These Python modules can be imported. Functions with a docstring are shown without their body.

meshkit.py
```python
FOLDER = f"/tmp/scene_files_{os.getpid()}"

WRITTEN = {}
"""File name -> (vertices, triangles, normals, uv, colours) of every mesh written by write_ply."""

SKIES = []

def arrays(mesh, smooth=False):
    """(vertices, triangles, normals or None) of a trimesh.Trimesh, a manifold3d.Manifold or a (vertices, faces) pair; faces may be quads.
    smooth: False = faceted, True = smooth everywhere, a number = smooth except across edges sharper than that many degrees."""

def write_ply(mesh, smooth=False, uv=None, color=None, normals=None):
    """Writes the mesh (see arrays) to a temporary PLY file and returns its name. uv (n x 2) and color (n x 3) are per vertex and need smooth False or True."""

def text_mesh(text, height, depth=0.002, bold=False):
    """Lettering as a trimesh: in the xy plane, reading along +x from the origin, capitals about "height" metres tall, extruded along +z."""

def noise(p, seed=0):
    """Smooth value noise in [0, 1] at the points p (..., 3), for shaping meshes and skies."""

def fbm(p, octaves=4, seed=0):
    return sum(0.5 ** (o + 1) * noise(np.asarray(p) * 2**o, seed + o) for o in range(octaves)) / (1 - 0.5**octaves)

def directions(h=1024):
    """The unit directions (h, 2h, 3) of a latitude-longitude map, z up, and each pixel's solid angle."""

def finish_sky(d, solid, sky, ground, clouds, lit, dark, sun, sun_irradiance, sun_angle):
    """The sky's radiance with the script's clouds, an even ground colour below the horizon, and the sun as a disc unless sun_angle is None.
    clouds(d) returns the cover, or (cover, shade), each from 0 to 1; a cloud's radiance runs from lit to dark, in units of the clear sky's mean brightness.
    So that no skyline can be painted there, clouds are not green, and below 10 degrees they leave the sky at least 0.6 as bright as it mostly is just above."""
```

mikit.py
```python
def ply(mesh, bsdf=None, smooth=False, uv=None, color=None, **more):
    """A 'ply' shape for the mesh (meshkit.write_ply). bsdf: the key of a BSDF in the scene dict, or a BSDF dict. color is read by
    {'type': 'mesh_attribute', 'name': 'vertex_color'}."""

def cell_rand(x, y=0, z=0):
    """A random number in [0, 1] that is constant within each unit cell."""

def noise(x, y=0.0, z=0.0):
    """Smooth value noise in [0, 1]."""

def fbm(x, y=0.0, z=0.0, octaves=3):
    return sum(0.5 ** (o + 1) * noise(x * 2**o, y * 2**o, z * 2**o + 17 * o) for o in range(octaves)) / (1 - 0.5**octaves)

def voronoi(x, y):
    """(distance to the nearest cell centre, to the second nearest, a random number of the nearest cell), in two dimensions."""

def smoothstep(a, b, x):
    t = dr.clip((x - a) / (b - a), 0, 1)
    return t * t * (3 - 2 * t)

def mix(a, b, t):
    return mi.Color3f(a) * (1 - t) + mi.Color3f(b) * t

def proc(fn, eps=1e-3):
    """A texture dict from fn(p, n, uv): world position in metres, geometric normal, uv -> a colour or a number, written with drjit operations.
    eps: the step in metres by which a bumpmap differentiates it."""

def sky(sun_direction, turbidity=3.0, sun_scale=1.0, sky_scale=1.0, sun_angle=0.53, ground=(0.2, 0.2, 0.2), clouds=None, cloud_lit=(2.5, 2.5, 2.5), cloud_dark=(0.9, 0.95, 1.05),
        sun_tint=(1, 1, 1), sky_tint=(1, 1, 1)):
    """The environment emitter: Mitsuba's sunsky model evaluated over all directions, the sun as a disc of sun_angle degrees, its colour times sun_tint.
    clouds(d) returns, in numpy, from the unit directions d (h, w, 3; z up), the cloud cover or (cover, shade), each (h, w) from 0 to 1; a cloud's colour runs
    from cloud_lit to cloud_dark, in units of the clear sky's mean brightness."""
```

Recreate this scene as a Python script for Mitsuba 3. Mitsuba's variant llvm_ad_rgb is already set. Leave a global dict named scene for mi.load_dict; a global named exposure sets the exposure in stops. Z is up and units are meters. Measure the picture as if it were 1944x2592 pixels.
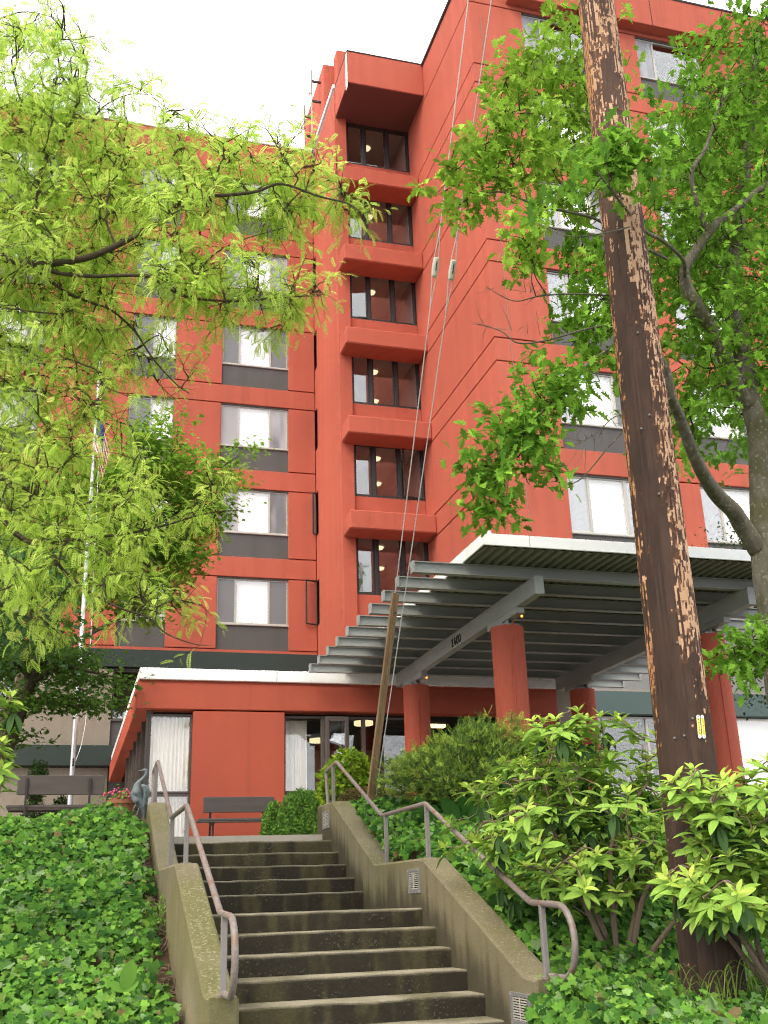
import math, random
import numpy as np, trimesh, drjit as dr, mitsuba as mi, mikit, meshkit
from mikit import proc, noise, fbm, smoothstep, mix, voronoi
T = mi.ScalarTransform4f
RNG = np.random.default_rng(7)

# ------------------------------------------------------------------ camera, sky, exposure
# metres, z up, the origin at the photographer's eye (1.6 m above the pavement); x runs along the facades, y away from the street
scene, labels = {}, {}
scene['camera'] = {'type': 'perspective', 'fov': 39.69, 'fov_axis': 'x', 'near_clip': 0.05, 'far_clip': 2000.0,
                   'to_world': T([[-0.961042, -0.066345, 0.268324, 0.0], [0.274573, -0.340710, 0.899181, 0.0], [0.031765, 0.937825, 0.345653, 0.0], [0, 0, 0, 1]])}
scene['sky'] = mikit.sky([-0.55, -0.52, 0.85], turbidity=3, sun_scale=0.20, sun_angle=36, clouds=lambda d: 1.0,
                         cloud_lit=(2.2, 2.25, 2.3), cloud_dark=(1.2, 1.25, 1.3))
exposure = 3.45

# ------------------------------------------------------------------ helpers
def key_of(name):
    if name not in scene and name not in used:
        used.add(name); return name
    n = counters.get(name, 0)
    while True:
        n += 1
        k = '%s_%03d' % (name, n)
        if k not in used:
            counters[name] = n; used.add(k); return k
used, counters = set(), {}

def thing(name, label, cat, group=None):
    k = key_of(name)
    labels[k] = {'label': label, 'category': cat}
    if group: labels[k]['group'] = group
    return k

def part(parent, name, mesh, mat, smooth=False, color=None, label=None, kind=None, tw=None, **more):
    k = key_of(parent + '__' + name) if parent else key_of(name)
    d = mesh if isinstance(mesh, dict) else mikit.ply(mesh, mat, smooth=smooth, color=color, **more)
    if tw is not None: d = {**d, 'to_world': tw}
    scene[k] = d
    if label or kind:
        labels.setdefault(k, {})
        if label: labels[k]['label'] = label
        if kind: labels[k]['kind'] = kind
    return k

def struct(name, label, mesh, mat, kind='structure', cat=None, smooth=False, color=None):
    k = part(None, name, mesh, mat, smooth, color)
    labels[k] = {'label': label, 'kind': kind, 'category': cat or name.replace('_', ' ')}
    return k

BF = np.array([[0, 2, 3], [0, 3, 1], [4, 5, 7], [4, 7, 6], [0, 1, 5], [0, 5, 4], [2, 6, 7], [2, 7, 3], [0, 4, 6], [0, 6, 2], [1, 3, 7], [1, 7, 5]])
def box(x0, x1, y0, y1, z0, z1):
    v = np.array([[x, y, z] for z in (z0, z1) for y in (y0, y1) for x in (x0, x1)], float)
    return trimesh.Trimesh(v, BF, process=False)

def cbox(x0, x1, y0, y1, z0, z1, c=0.01):
    p = []
    for x, sx in ((x0, 1), (x1, -1)):
        for y, sy in ((y0, 1), (y1, -1)):
            for z, sz in ((z0, 1), (z1, -1)):
                p += [[x + sx * c, y + sy * c, z], [x + sx * c, y, z + sz * c], [x, y + sy * c, z + sz * c]]
    return trimesh.convex.convex_hull(np.array(p))

def cat(ms): return trimesh.util.concatenate(ms)

def tube(pts, rad, sides=8, cap=True):
    p = np.asarray(pts, float); n = len(p)
    r = np.broadcast_to(np.asarray(rad, float), (n,))
    t = np.gradient(p, axis=0); t /= np.linalg.norm(t, axis=1, keepdims=True) + 1e-12
    ref = np.array([0, 0, 1.0]) if abs(t[0][2]) < .9 else np.array([1.0, 0, 0])
    a = np.cross(t[0], ref); a /= np.linalg.norm(a)
    A = []
    for i in range(n):
        a = a - t[i] * (a @ t[i]); a /= np.linalg.norm(a) + 1e-12; A.append(a)
    A = np.array(A); B = np.cross(t, A)
    ang = np.arange(sides) * 2 * np.pi / sides
    v = p[:, None] + r[:, None, None] * (np.cos(ang)[None, :, None] * A[:, None] + np.sin(ang)[None, :, None] * B[:, None])
    v = v.reshape(-1, 3)
    i, j = np.meshgrid(np.arange(n - 1), np.arange(sides), indexing='ij')
    q = np.stack([i * sides + j, i * sides + (j + 1) % sides, (i + 1) * sides + (j + 1) % sides, (i + 1) * sides + j], -1).reshape(-1, 4)
    f = np.vstack([q[:, [0, 1, 2]], q[:, [0, 2, 3]]])
    if cap:
        c0, c1 = len(v), len(v) + 1
        v = np.vstack([v, p[0], p[-1]])
        j = np.arange(sides); o = (n - 1) * sides
        f = np.vstack([f, np.stack([j * 0 + c0, (j + 1) % sides, j], 1), np.stack([j * 0 + c1, o + j, o + (j + 1) % sides], 1)])
    return trimesh.Trimesh(v, f, process=False)

def smooth_path(pts, n=6):
    """Catmull-Rom through the points."""
    p = np.asarray(pts, float)
    if len(p) < 3: return np.array([p[0] + (p[-1] - p[0]) * t for t in np.linspace(0, 1, n + 1)])
    q = np.vstack([2 * p[0] - p[1], p, 2 * p[-1] - p[-2]]); out = []
    for i in range(1, len(q) - 2):
        for t in np.linspace(0, 1, n, endpoint=False):
            out.append(.5 * (2 * q[i] + (q[i + 1] - q[i - 1]) * t + (2 * q[i - 1] - 5 * q[i] + 4 * q[i + 1] - q[i + 2]) * t * t + (3 * q[i] - q[i - 1] - 3 * q[i + 1] + q[i + 2]) * t ** 3))
    return np.array(out + [p[-1]])

def cyl(cx, cy, z0, z1, r0, r1=None, n=32):
    return tube([[cx, cy, z0], [cx, cy, z1]], [r0, r0 if r1 is None else r1], n)

def prism_yz(poly, x0, x1, bev=0.0):
    """A (y, z) outline extruded along x."""
    from shapely.geometry import Polygon
    m = trimesh.creation.extrude_polygon(Polygon(poly), x1 - x0, engine='earcut')
    v = m.vertices
    return trimesh.Trimesh(np.stack([v[:, 2] + x0, v[:, 0], v[:, 1]], 1), m.faces, process=False)

def unit(v): return v / (np.linalg.norm(v, axis=-1, keepdims=True) + 1e-12)

# ------------------------------------------------------------------ materials
def mat(k, d): scene[k] = d
def pr(col, rough=.6, spec=.3, **kw):
    c = col if isinstance(col, dict) else {'type': 'rgb', 'value': list(col)}
    return {'type': 'principled', 'base_color': c, 'roughness': rough, 'specular': spec, **kw}
def two(b): return {'type': 'twosided', 'bsdf': b}
def bump(b, fn, s, eps=1e-3): return {'type': 'bumpmap', 'arbitrary': {**proc(fn, eps), }, 'scale': s, 'bsdf': b}

def stucco(base, streak=.18):
    def fn(p, n, uv):
        a = fbm(p.x * .45, p.y * .45, p.z * .45, 3)
        s = fbm((p.x + p.y) * 5.0, p.z * .22, p.y * .1, 3)
        f = noise(p.x * 38, p.y * 38, p.z * 38)
        d = smoothstep(.60, .78, fbm((p.x - p.y) * 3.1, p.z * .35, 6.0, 3)) * smoothstep(.35, .65, noise((p.x + p.y) * 17, p.z * .3, 2.0))
        k = 1 + streak * (a - .5) * 1.3 + streak * (s - .5) * 1.2 + .07 * (f - .5) - .08 * d
        return mi.Color3f(base) * k
    return fn
RED = (.415, .104, .069)
mat('red_stucco', two(bump(pr(proc(stucco(RED)), .85, .2), lambda p, n, uv: noise(p.x * 60, p.y * 60, p.z * 60) + .6 * noise(p.x * 23, p.y * 23, p.z * 23), .004)))
mat('red_plain', two(pr(proc(stucco((.37, .076, .044), .10)), .7, .3)))
mat('grey_panel', two(pr(proc(stucco((.088, .085, .085), .2)), .7, .3)))
mat('green_band', two(pr((.030, .043, .040), .6, .3)))
mat('green_band_light', two(pr((.060, .092, .088), .6, .3)))
mat('beige_stucco', two(pr(proc(stucco((.27, .235, .195), .12)), .85, .2)))
mat('grey_wall', two(pr(proc(stucco((.20, .20, .20), .12)), .85, .2)))
mat('dark_soffit', two(pr((.05, .03, .027), .8, .2)))
def whitepaint(p, n, uv):
    s = fbm(p.x * 3, p.y * 3, p.z * 8, 3); r = smoothstep(.66, .74, fbm(p.x * 9, p.y * 9, p.z * 4 + 3, 3))
    return mix((.84, .85, .86), (.76, .77, .78), s) * (1 - .12 * r)
mat('white_paint', two(pr(proc(whitepaint), .45, .4)))
mat('steel_grey', two(pr(proc(lambda p, n, uv: mix((.31, .325, .32), (.24, .255, .25), fbm(p.x * 2, p.y * 2, p.z * 9, 3))), .45, .4)))
mat('deck_metal', two(pr((.17, .175, .14), .5, .4)))
mat('bronze_frame', two(pr((.030, .027, .026), .4, .4)))
mat('brown_frame', two(pr((.085, .070, .064), .5, .4)))
mat('alu_frame', two(pr((.40, .39, .36), .4, .5)))
mat('window_glass', {'type': 'thindielectric', 'int_ior': 2.15})
mat('tower_glass', {'type': 'thindielectric', 'int_ior': 2.1})
mat('lobby_glass', {'type': 'thindielectric', 'int_ior': 1.75})
def screen(p, n, uv):
    c = fbm((p.x + p.y) * 2.2, p.z * 1.1, p.y, 3); f = noise((p.x + p.y) * 9, p.z * 1.2)
    return mix((.14, .145, .155), (.36, .37, .40), smoothstep(.25, .75, .7 * c + .3 * f))
mat('insect_screen', two(pr(proc(screen), .35, .5)))
mat('insect_screen_dark', two(pr((.15, .155, .165), .3, .5)))
mat('insect_screen_pale', two(pr((.33, .335, .35), .5, .4)))
mat('blind_white', two(pr((.82, .82, .82), .8, .2)))
mat('blind_slat_dark', two(pr((.17, .17, .175), .5, .3)))
mat('blind_slat', two(pr((.50, .51, .53), .5, .3)))
mat('curtain_cloth', two(pr((.80, .77, .72), .9, .1)))
mat('room_wall', two(pr((.40, .31, .28), .9, .1)))
mat('room_ceiling', two(pr((.62, .58, .52), .9, .1)))
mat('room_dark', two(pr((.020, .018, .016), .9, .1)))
mat('soffit_brown', two(pr((.15, .065, .058), .8, .2)))
mat('lamp_glass', two(pr((.8, .75, .6), .4, .3)))

def concrete(p, n, uv):
    a = fbm(p.x * 2.2, p.y * 2.2, p.z * 2.2, 4); g = fbm(p.x * 1.1 + 9, p.y * 1.1, p.z * 1.6, 3)
    f = noise(p.x * 90, p.y * 90, p.z * 90); st = fbm(p.y * 14 + p.x * 14, p.z * 1.2, 4, 3)
    up = smoothstep(.4, .9, dr.abs(n.z))
    c = mix((.195, .172, .108), (.125, .110, .068), a)
    c = mix(c, (.105, .088, .050), .38 * smoothstep(.45, .75, st) * (1 - up))
    c = mix(c, mi.Color3f(.105, .105, .032), (.42 + .30 * up) * smoothstep(.45, .66, g))
    c = mix(c, mi.Color3f(.36, .34, .28), .30 * smoothstep(.70, .86, noise(p.x * 70, p.y * 55, p.z * 55) * .6 + .4 * g + .12) * up)
    # damp algae that creeps up the wall from the treads
    zl = dr.select(p.y > 11.46, .735 - (12.87 - p.y) * .424, dr.select(p.y > 9.46, -.03, -.045 - (9.46 - p.y) * .424))
    damp = smoothstep(.30, .02, p.z - zl - .22 * (a - .5) - .20 * (st - .5)) * smoothstep(.5, .9, dr.abs(n.x)) * smoothstep(1.5, 2.5, p.x)
    c = mix(c, mi.Color3f(.034, .030, .020), .80 * damp)
    return c * (.84 + .32 * f)
BC = lambda p, n, uv: fbm(p.x * 26, p.y * 26, p.z * 26, 3) + .5 * noise(p.x * 110, p.y * 110, p.z * 110)
mat('mossy_concrete', two(bump(pr(proc(concrete), .9, .2), BC, .006)))
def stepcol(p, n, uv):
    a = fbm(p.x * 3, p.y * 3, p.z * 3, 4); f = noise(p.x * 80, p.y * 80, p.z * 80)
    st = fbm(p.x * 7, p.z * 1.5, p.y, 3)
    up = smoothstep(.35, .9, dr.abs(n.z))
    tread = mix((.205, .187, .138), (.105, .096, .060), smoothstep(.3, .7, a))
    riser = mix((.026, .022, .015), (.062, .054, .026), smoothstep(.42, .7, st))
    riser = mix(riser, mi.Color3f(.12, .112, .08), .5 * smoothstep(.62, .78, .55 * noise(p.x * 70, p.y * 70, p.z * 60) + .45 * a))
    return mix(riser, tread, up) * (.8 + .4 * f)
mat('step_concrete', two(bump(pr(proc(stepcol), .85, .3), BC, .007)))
mat('patio_concrete', two(pr(proc(lambda p, n, uv: mix((.42, .40, .35), (.32, .30, .26), fbm(p.x * 2, p.y * 2, p.z * 2, 4))), .9, .2)))
mat('pavement', two(pr(proc(lambda p, n, uv: mix((.28, .27, .25), (.18, .175, .16), fbm(p.x * 2, p.y * 2, 0, 4))), .9, .2)))
mat('asphalt', two(pr((.05, .05, .052), .9, .2)))
mat('soil', two(pr(proc(lambda p, n, uv: mix((.040, .028, .016), (.085, .055, .032), fbm(p.x * 9, p.y * 9, p.z * 9, 4))), .95, .1)))
def railcol(p, n, uv):
    r = smoothstep(.55, .72, fbm(p.x * 12, p.y * 12, p.z * 12, 3)); f = noise(p.x * 60, p.y * 60, p.z * 60)
    return mix(mix((.155, .128, .118), (.21, .178, .165), f), (.17, .095, .060), .75 * r)
mat('rail_paint', two(pr(proc(railcol), .42, .5)))
mat('post_paint', two(pr((.19, .175, .17), .5, .4)))
mat('vent_steel', two(pr((.16, .16, .155), .5, .5)))
mat('vent_slat', two(pr((.38, .37, .33), .5, .5)))
mat('bench_paint', two(pr(proc(lambda p, n, uv: mix((.095, .080, .076), (.065, .053, .050), fbm(p.x * 3, p.y * 20, p.z * 20, 3))), .6, .3)))
mat('bench_iron', two(pr((.035, .03, .03), .6, .3)))
mat('heron_metal', two(bump(pr(proc(lambda p, n, uv: mix((.165, .20, .21), (.10, .125, .135), fbm(p.x * 30, p.y * 30, p.z * 30, 3))), .5, .5), lambda p, n, uv: noise(p.x * 90, p.y * 90, p.z * 90), .004)))
def polestreak(p, th):
    u = th * .19
    return .40 * noise(u * 75, p.z * 8.5, 2.0) + .36 * noise(u * 150, p.z * 19, 5.0) + .24 * noise(u * 260, p.z * 44, 8.0)
def polecol(p, n, uv):
    th = dr.atan2(n.y, n.x)                      # round the pole
    u = th * .19; s = dr.sin(th + 2.13)          # the right flank has lost most of its dark skin, the left flank some
    st = polestreak(p, th); big = fbm(u * 8 + 3, p.z * .8, 1.0, 3) - .5; mid = noise(u * 20, p.z * 2.6, 4.0) - .5
    right = smoothstep(.10, .42, s + .5 * big); left = smoothstep(.58, .80, -s + .3 * big)
    high = smoothstep(3.6, 6.2, p.z); low = smoothstep(.7, 1.6, p.z + .8 * big)
    cover = dr.clip(.86 * right + .75 * left, 0, 1)
    cover = cover * (1 - .25 * high) + .80 * high * smoothstep(-.16, .14, mid + .6 * big)
    thr = .86 - .43 * cover * (.12 + .88 * low) - .16 * mid
    tan = smoothstep(thr - .015, thr + .02, st) * (1 - .85 * smoothstep(.60, .66, noise(u * 105, p.z * 24, 12.0)))
    dark = mix((.028, .020, .017), (.074, .045, .034), fbm(u * 40, p.z * 3, 7.0, 3)) * (1 + .55 * high)
    dark = mix(dark, mi.Color3f(.115, .050, .026), .75 * smoothstep(thr - .09, thr - .01, st))
    wood = mix((.52, .36, .25), (.34, .19, .10), fbm(u * 50, p.z * 6, 9.0, 3))
    wood = mix(wood, mi.Color3f(.36, .16, .055), .72 * left)
    return mix(dark, wood, tan)
def polebump(p, n, uv):
    return polestreak(p, dr.atan2(n.y, n.x))
mat('pole_wood', two(bump(pr(proc(polecol), .9, .15), polebump, .012)))
mat('guard_wood', two(pr(proc(lambda p, n, uv: mix((.30, .20, .12), (.16, .10, .055), fbm(p.x * 60, p.y * 4, p.z * 3, 3))), .8, .2)))
mat('wire_steel', two(pr((.42, .42, .42), .4, .5)))
mat('porcelain', two(pr((.46, .46, .40), .25, .5)))
mat('tag_yellow', two(pr((.72, .62, .10), .5, .3)))
mat('tag_white', two(pr((.75, .74, .74), .4, .4)))
mat('ink', two(pr((.03, .03, .02), .7, .2)))
mat('flagpole_alu', two(pr((.62, .62, .64), .3, .5, metallic=.6)))
mat('flag_red', two(pr((.50, .035, .045), .8, .2)))
mat('flag_white', two(pr((.78, .76, .76), .8, .2)))
mat('flag_blue', two(pr((.03, .045, .16), .8, .2)))
def bark(c0, c1, moss):
    def fn(p, n, uv):
        a = fbm(p.x * 22, p.y * 22, p.z * 7, 4); m = smoothstep(.46, .66, fbm(p.x * 5 + 4, p.y * 5, p.z * 4, 3))
        l = smoothstep(.70, .80, noise(p.x * 45, p.y * 45, p.z * 30))
        return mix(mix(mix(c0, c1, a), moss, .65 * m), mi.Color3f(c1) * 1.5, .5 * l)
    return fn
BB = lambda p, n, uv: fbm(p.x * 30, p.y * 30, p.z * 12, 3)
mat('oak_bark', two(bump(pr(proc(bark((.055, .048, .034), (.18, .165, .125), (.075, .080, .030))), .9, .2), BB, .010)))
mat('twig_bark', two(pr((.058, .043, .030), .9, .1)))
mat('locust_bark', two(pr(proc(bark((.040, .030, .022), (.085, .066, .048), (.05, .05, .025))), .9, .1)))
mat('rhodo_stem', two(pr((.20, .15, .11), .8, .2)))
mat('flower_pink', two(pr((.62, .10, .20), .7, .2)))
mat('terracotta', two(pr((.30, .12, .07), .8, .2)))
VC = {'type': 'mesh_attribute', 'name': 'vertex_color'}
def leafmat(k, rough, spec, trans, col=None):
    mat(k, {'type': 'principledthin', 'base_color': col or VC, 'roughness': rough, 'diff_trans': trans, 'eta': 1.5 if spec else 1.3, 'spec_trans': 0.0})
leafmat('leaf_soft', .55, 0, .95)
leafmat('leaf_gloss', .36, 1, .55)
leafmat('leaf_wax', .30, 1, .5)

# ------------------------------------------------------------------ foliage
def fan(outline, fold=.0, droop=.0, cup=.0):
    """A flat leaf along +x from the origin; outline (n, 2) closed, fanned from its middle; folded along the midrib, drooping to the tip."""
    o = np.asarray(outline, float)
    c = np.array([[.45, 0]])
    v = np.vstack([c, o]); z = fold * np.abs(v[:, 1]) - droop * v[:, 0] ** 2 - cup * (v[:, 0] ** 2 + v[:, 1] ** 2)
    n = len(o); i = np.arange(n)
    return np.column_stack([v, z]), np.stack([i * 0, 1 + i, 1 + (i + 1) % n], 1)

half = [(0, .02), (.14, .10), (.10, .30), (.26, .16), (.34, .17), (.36, .40), (.47, .20), (.58, .16), (.66, .34), (.74, .12), (.86, .13)]
OAK = fan([(x, y) for x, y in half] + [(1.0, 0)] + [(x, -y) for x, y in half[::-1]], .25, .22)
ivh = [(.05, .10), (-.02, .32), (.22, .50), (.36, .30), (.62, .44), (.72, .24)]
IVY = fan([(0.08, 0)] + [(x, y) for x, y in ivh] + [(1.0, 0)] + [(x, -y) for x, y in ivh[::-1]], .12, .12, .16)
mph = [(.0, .12), (.05, .42), (.34, .24), (.62, .46), (.62, .17)]
MAPLE = fan([(x, y) for x, y in mph] + [(1.0, 0)] + [(x, -y) for x, y in mph[::-1]], .15, .2)
OVAL = fan([(0, 0), (.25, .17), (.6, .20), (1, 0), (.6, -.20), (.25, -.17)], .25, .1)
def rhodo_leaf(fold=.35, droop=.30):
    xs = [0, .12, .3, .5, .7, .88, 1.0]; w = [.02, .09, .150, .175, .155, .085, .0]
    v, f = [], []
    for x, h in zip(xs, w):
        z = -droop * x * x
        v += [[x, -h, z + fold * h], [x, 0, z], [x, h, z + fold * h]]
    for i in range(len(xs) - 1):
        a, b = 3 * i, 3 * i + 3
        f += [[a, a + 1, b + 1], [a, b + 1, b], [a + 1, a + 2, b + 2], [a + 1, b + 2, b + 1]]
    return np.array(v, float), np.array(f)
RHODO = rhodo_leaf()
def pinnate(k=9, droop=.55):
    v, f = [], []
    def quad(a, b, c, d):
        n = len(v); v.extend([a, b, c, d]); f.extend([[n, n + 1, n + 2], [n, n + 2, n + 3]])
    z = lambda x: -droop * x * x
    for x0, x1 in ((0, .5), (.5, 1.0)):
        quad([x0, -.008, z(x0)], [x1, -.005, z(x1)], [x1, .005, z(x1)], [x0, .008, z(x0)])
    for i in range(k):
        x = .18 + .80 * i / (k - 1); L = .25 * (1 - .35 * abs(2 * i / (k - 1) - 1)); w = .050
        for s in (-1, 1):
            d = np.array([.55, s * .83, -.12]); b = np.array([x, 0, z(x)]); t = np.array([.83, -s * .55, 0])
            quad(b, b + d * L * .5 + t * w, b + d * L, b + d * L * .5 - t * w)
    return np.array(v), np.array(f)
PINN = pinnate()

def frames(axis, normal):
    x = unit(axis); y = unit(np.cross(normal, x)); z = np.cross(x, y)
    return np.stack([x, y, z], -1)                # columns

def scatter(tmpl, pos, M, size, col, jitter=.16, rng=RNG):
    """All leaves as one mesh: (vertices, faces), vertex colours."""
    v, f = tmpl; n = len(pos)
    V = np.einsum('kij,nj->kni', M * np.asarray(size).reshape(-1, 1, 1), v) + pos[:, None]
    F = (f[None] + (np.arange(n) * len(v))[:, None, None]).reshape(-1, 3)
    C = np.clip(col * (1 + jitter * rng.normal(size=(n, 1))) , .003, .9)
    return (V.reshape(-1, 3), F), np.repeat(C, len(v), 0)

def palette(n, cols, w=None, rng=RNG):
    cols = np.array(cols); i = rng.choice(len(cols), n, p=w)
    j = rng.choice(len(cols), n, p=w); t = rng.random((n, 1)) * .5
    return cols[i] * (1 - t) + cols[j] * t

def tmat(M, s, p):
    m = np.eye(4); m[:3, :3] = M * s; m[:3, 3] = p
    return T(m.tolist())

def inside(poly, p):
    from shapely.geometry import Polygon, Point
    from shapely import contains_xy
    return contains_xy(Polygon(poly), p[:, 0], p[:, 1])

def sample_poly(poly3, n, ydev, rng, clump=None):
    """n points in the upright outline poly3 (world points), spread in depth."""
    q = np.array(poly3); xz = q[:, [0, 2]]; out = np.zeros((0, 3))
    while len(out) < n:
        p = rng.uniform(xz.min(0), xz.max(0), (4 * n, 2)); p = p[inside(xz, p)]
        y = q[:, 1].mean() + rng.normal(size=len(p)) * ydev
        c = np.column_stack([p[:, 0], y, p[:, 1]])
        if clump: c = c[meshkit.noise(c * clump[0], clump[2]) > clump[1]]
        out = np.vstack([out, c])
    return out[:n]

def nearest_old(paths, c):
    allp = np.vstack(paths); i = np.argmin(((allp - c) ** 2).sum(1)); return allp[i]

def twigs_to(paths, centers, rng, sag=.0, r0=.008):
    """A bent twig to every clump, from the nearest limb or from a twig that is already there, so that they branch."""
    pool = np.vstack(paths); centers = np.asarray(centers); out, made = [], [None] * len(centers)
    d0 = np.array([((pool - c) ** 2).sum(1).min() for c in centers])
    for i in np.argsort(d0):
        c = centers[i]; dist = np.sqrt(((pool - c) ** 2).sum(1)); q = np.argsort(dist)[:6]; a = pool[q[rng.integers(len(q))]]
        m = (a + c) / 2 + rng.normal(size=3) * .13 * np.linalg.norm(c - a) + np.array([0, 0, sag])
        P_ = smooth_path([a, m, c], 4); made[i] = P_; pool = np.vstack([pool, P_[2:-2]])
        out.append(tube(P_, np.linspace(r0, .0025, len(P_)), 4, False))
    return out, made

def leaf_parts(root, name, tmpl, pos, M, size, mats, n, cam_first=True):
    """The n leaves that show largest (nearest the street) as parts of their own; returns the mask of the rest."""
    order = np.argsort(np.linalg.norm(pos, axis=1) / np.asarray(size)); pick = order[:n]
    plys = [mikit.ply(tmpl, m, smooth=True) for m in mats]
    for j, i in enumerate(pick):
        k = key_of(root + '__' + name)
        scene[k] = {**plys[j % len(mats)], 'to_world': tmat(M[i], size[i], pos[i])}
    rest = np.ones(len(pos), bool); rest[pick] = False
    return rest

# ------------------------------------------------------------------ the setting: ground, patio, banks
struct('street', 'dark asphalt street in front of the site', box(-220, 220, -220, -2.2, -1.9, -1.74), 'asphalt')
struct('pavement', 'grey concrete pavement at the foot of the steps', box(-60, 60, -2.2, 6.2, -1.9, -1.6), 'pavement')
struct('ground', 'bare soil ground under the whole site', box(-220, 220, 6.2, 300, -2.0, -1.75), 'soil')
struct('patio', 'pale concrete patio slab in front of the building', cat([box(-30, 40, 13.35, 60, -1.7, .83)]), 'patio_concrete')
LB = ([4.5, 6.3, 8.5, 10.6, 12.4, 12.9, 13.4], [-1.62, -1.55, -.76, -.01, .73, .84, .84])
RB = ([3.6, 4.6, 5.6, 7.0, 9.5, 12.0, 12.8, 13.4], [-1.62, -1.15, -.82, -.68, .16, .92, .96, .93])
WALL_TOP = ([7.09, 7.30, 9.41, 10.99, 12.80, 13.6], [-.50, -.485, .372, .385, 1.175, 1.19])
def bank_z(side, x, y):
    z = np.interp(y, *(LB if side < 0 else RB))
    z = z + .10 * (meshkit.fbm(np.stack([x * 1.1, y * 1.1, x * 0 + 3], -1), 3) - .5)
    if side > 0: z = np.where(y > 7.1, np.minimum(z, np.interp(y, *WALL_TOP) - .02 + np.maximum(x - 3.26, 0) * .8), z)
    if side < 0: z = z + .13 * np.exp(-((x - .35) / .35) ** 2 - ((y - 12.7) / .5) ** 2)
    return z
def bank_mesh(side, x0, x1):
    xs, ys = np.linspace(0, 1, 70) ** (1.6 if side > 0 else 1) * (x1 - x0) + x0, np.linspace(3.7, 13.4, 70)
    X, Y = np.meshgrid(xs, ys); Z = bank_z(side, X, Y)
    Z[:, 0] -= 1.2 if side > 0 else 0
    X[:, 0] = X[:, 1]
    v = np.stack([X, Y, Z], -1).reshape(-1, 3); i, j = np.meshgrid(np.arange(69), np.arange(69), indexing='ij')
    a = i * 70 + j; q = np.stack([a, a + 1, a + 71, a + 70], -1).reshape(-1, 4)
    return (v, q)
part(None, 'earth_bank', bank_mesh(-1, -9, .895), 'soil', True)
labels['earth_bank'] = {'label': 'sloping soil bank left of the steps', 'kind': 'structure', 'category': 'bank'}
part(None, 'earth_bank_001', bank_mesh(1, 3.06, 16), 'soil', True); used.add('earth_bank_001')
labels['earth_bank_001'] = {'label': 'sloping soil bank right of the steps', 'kind': 'structure', 'category': 'bank'}

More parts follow.
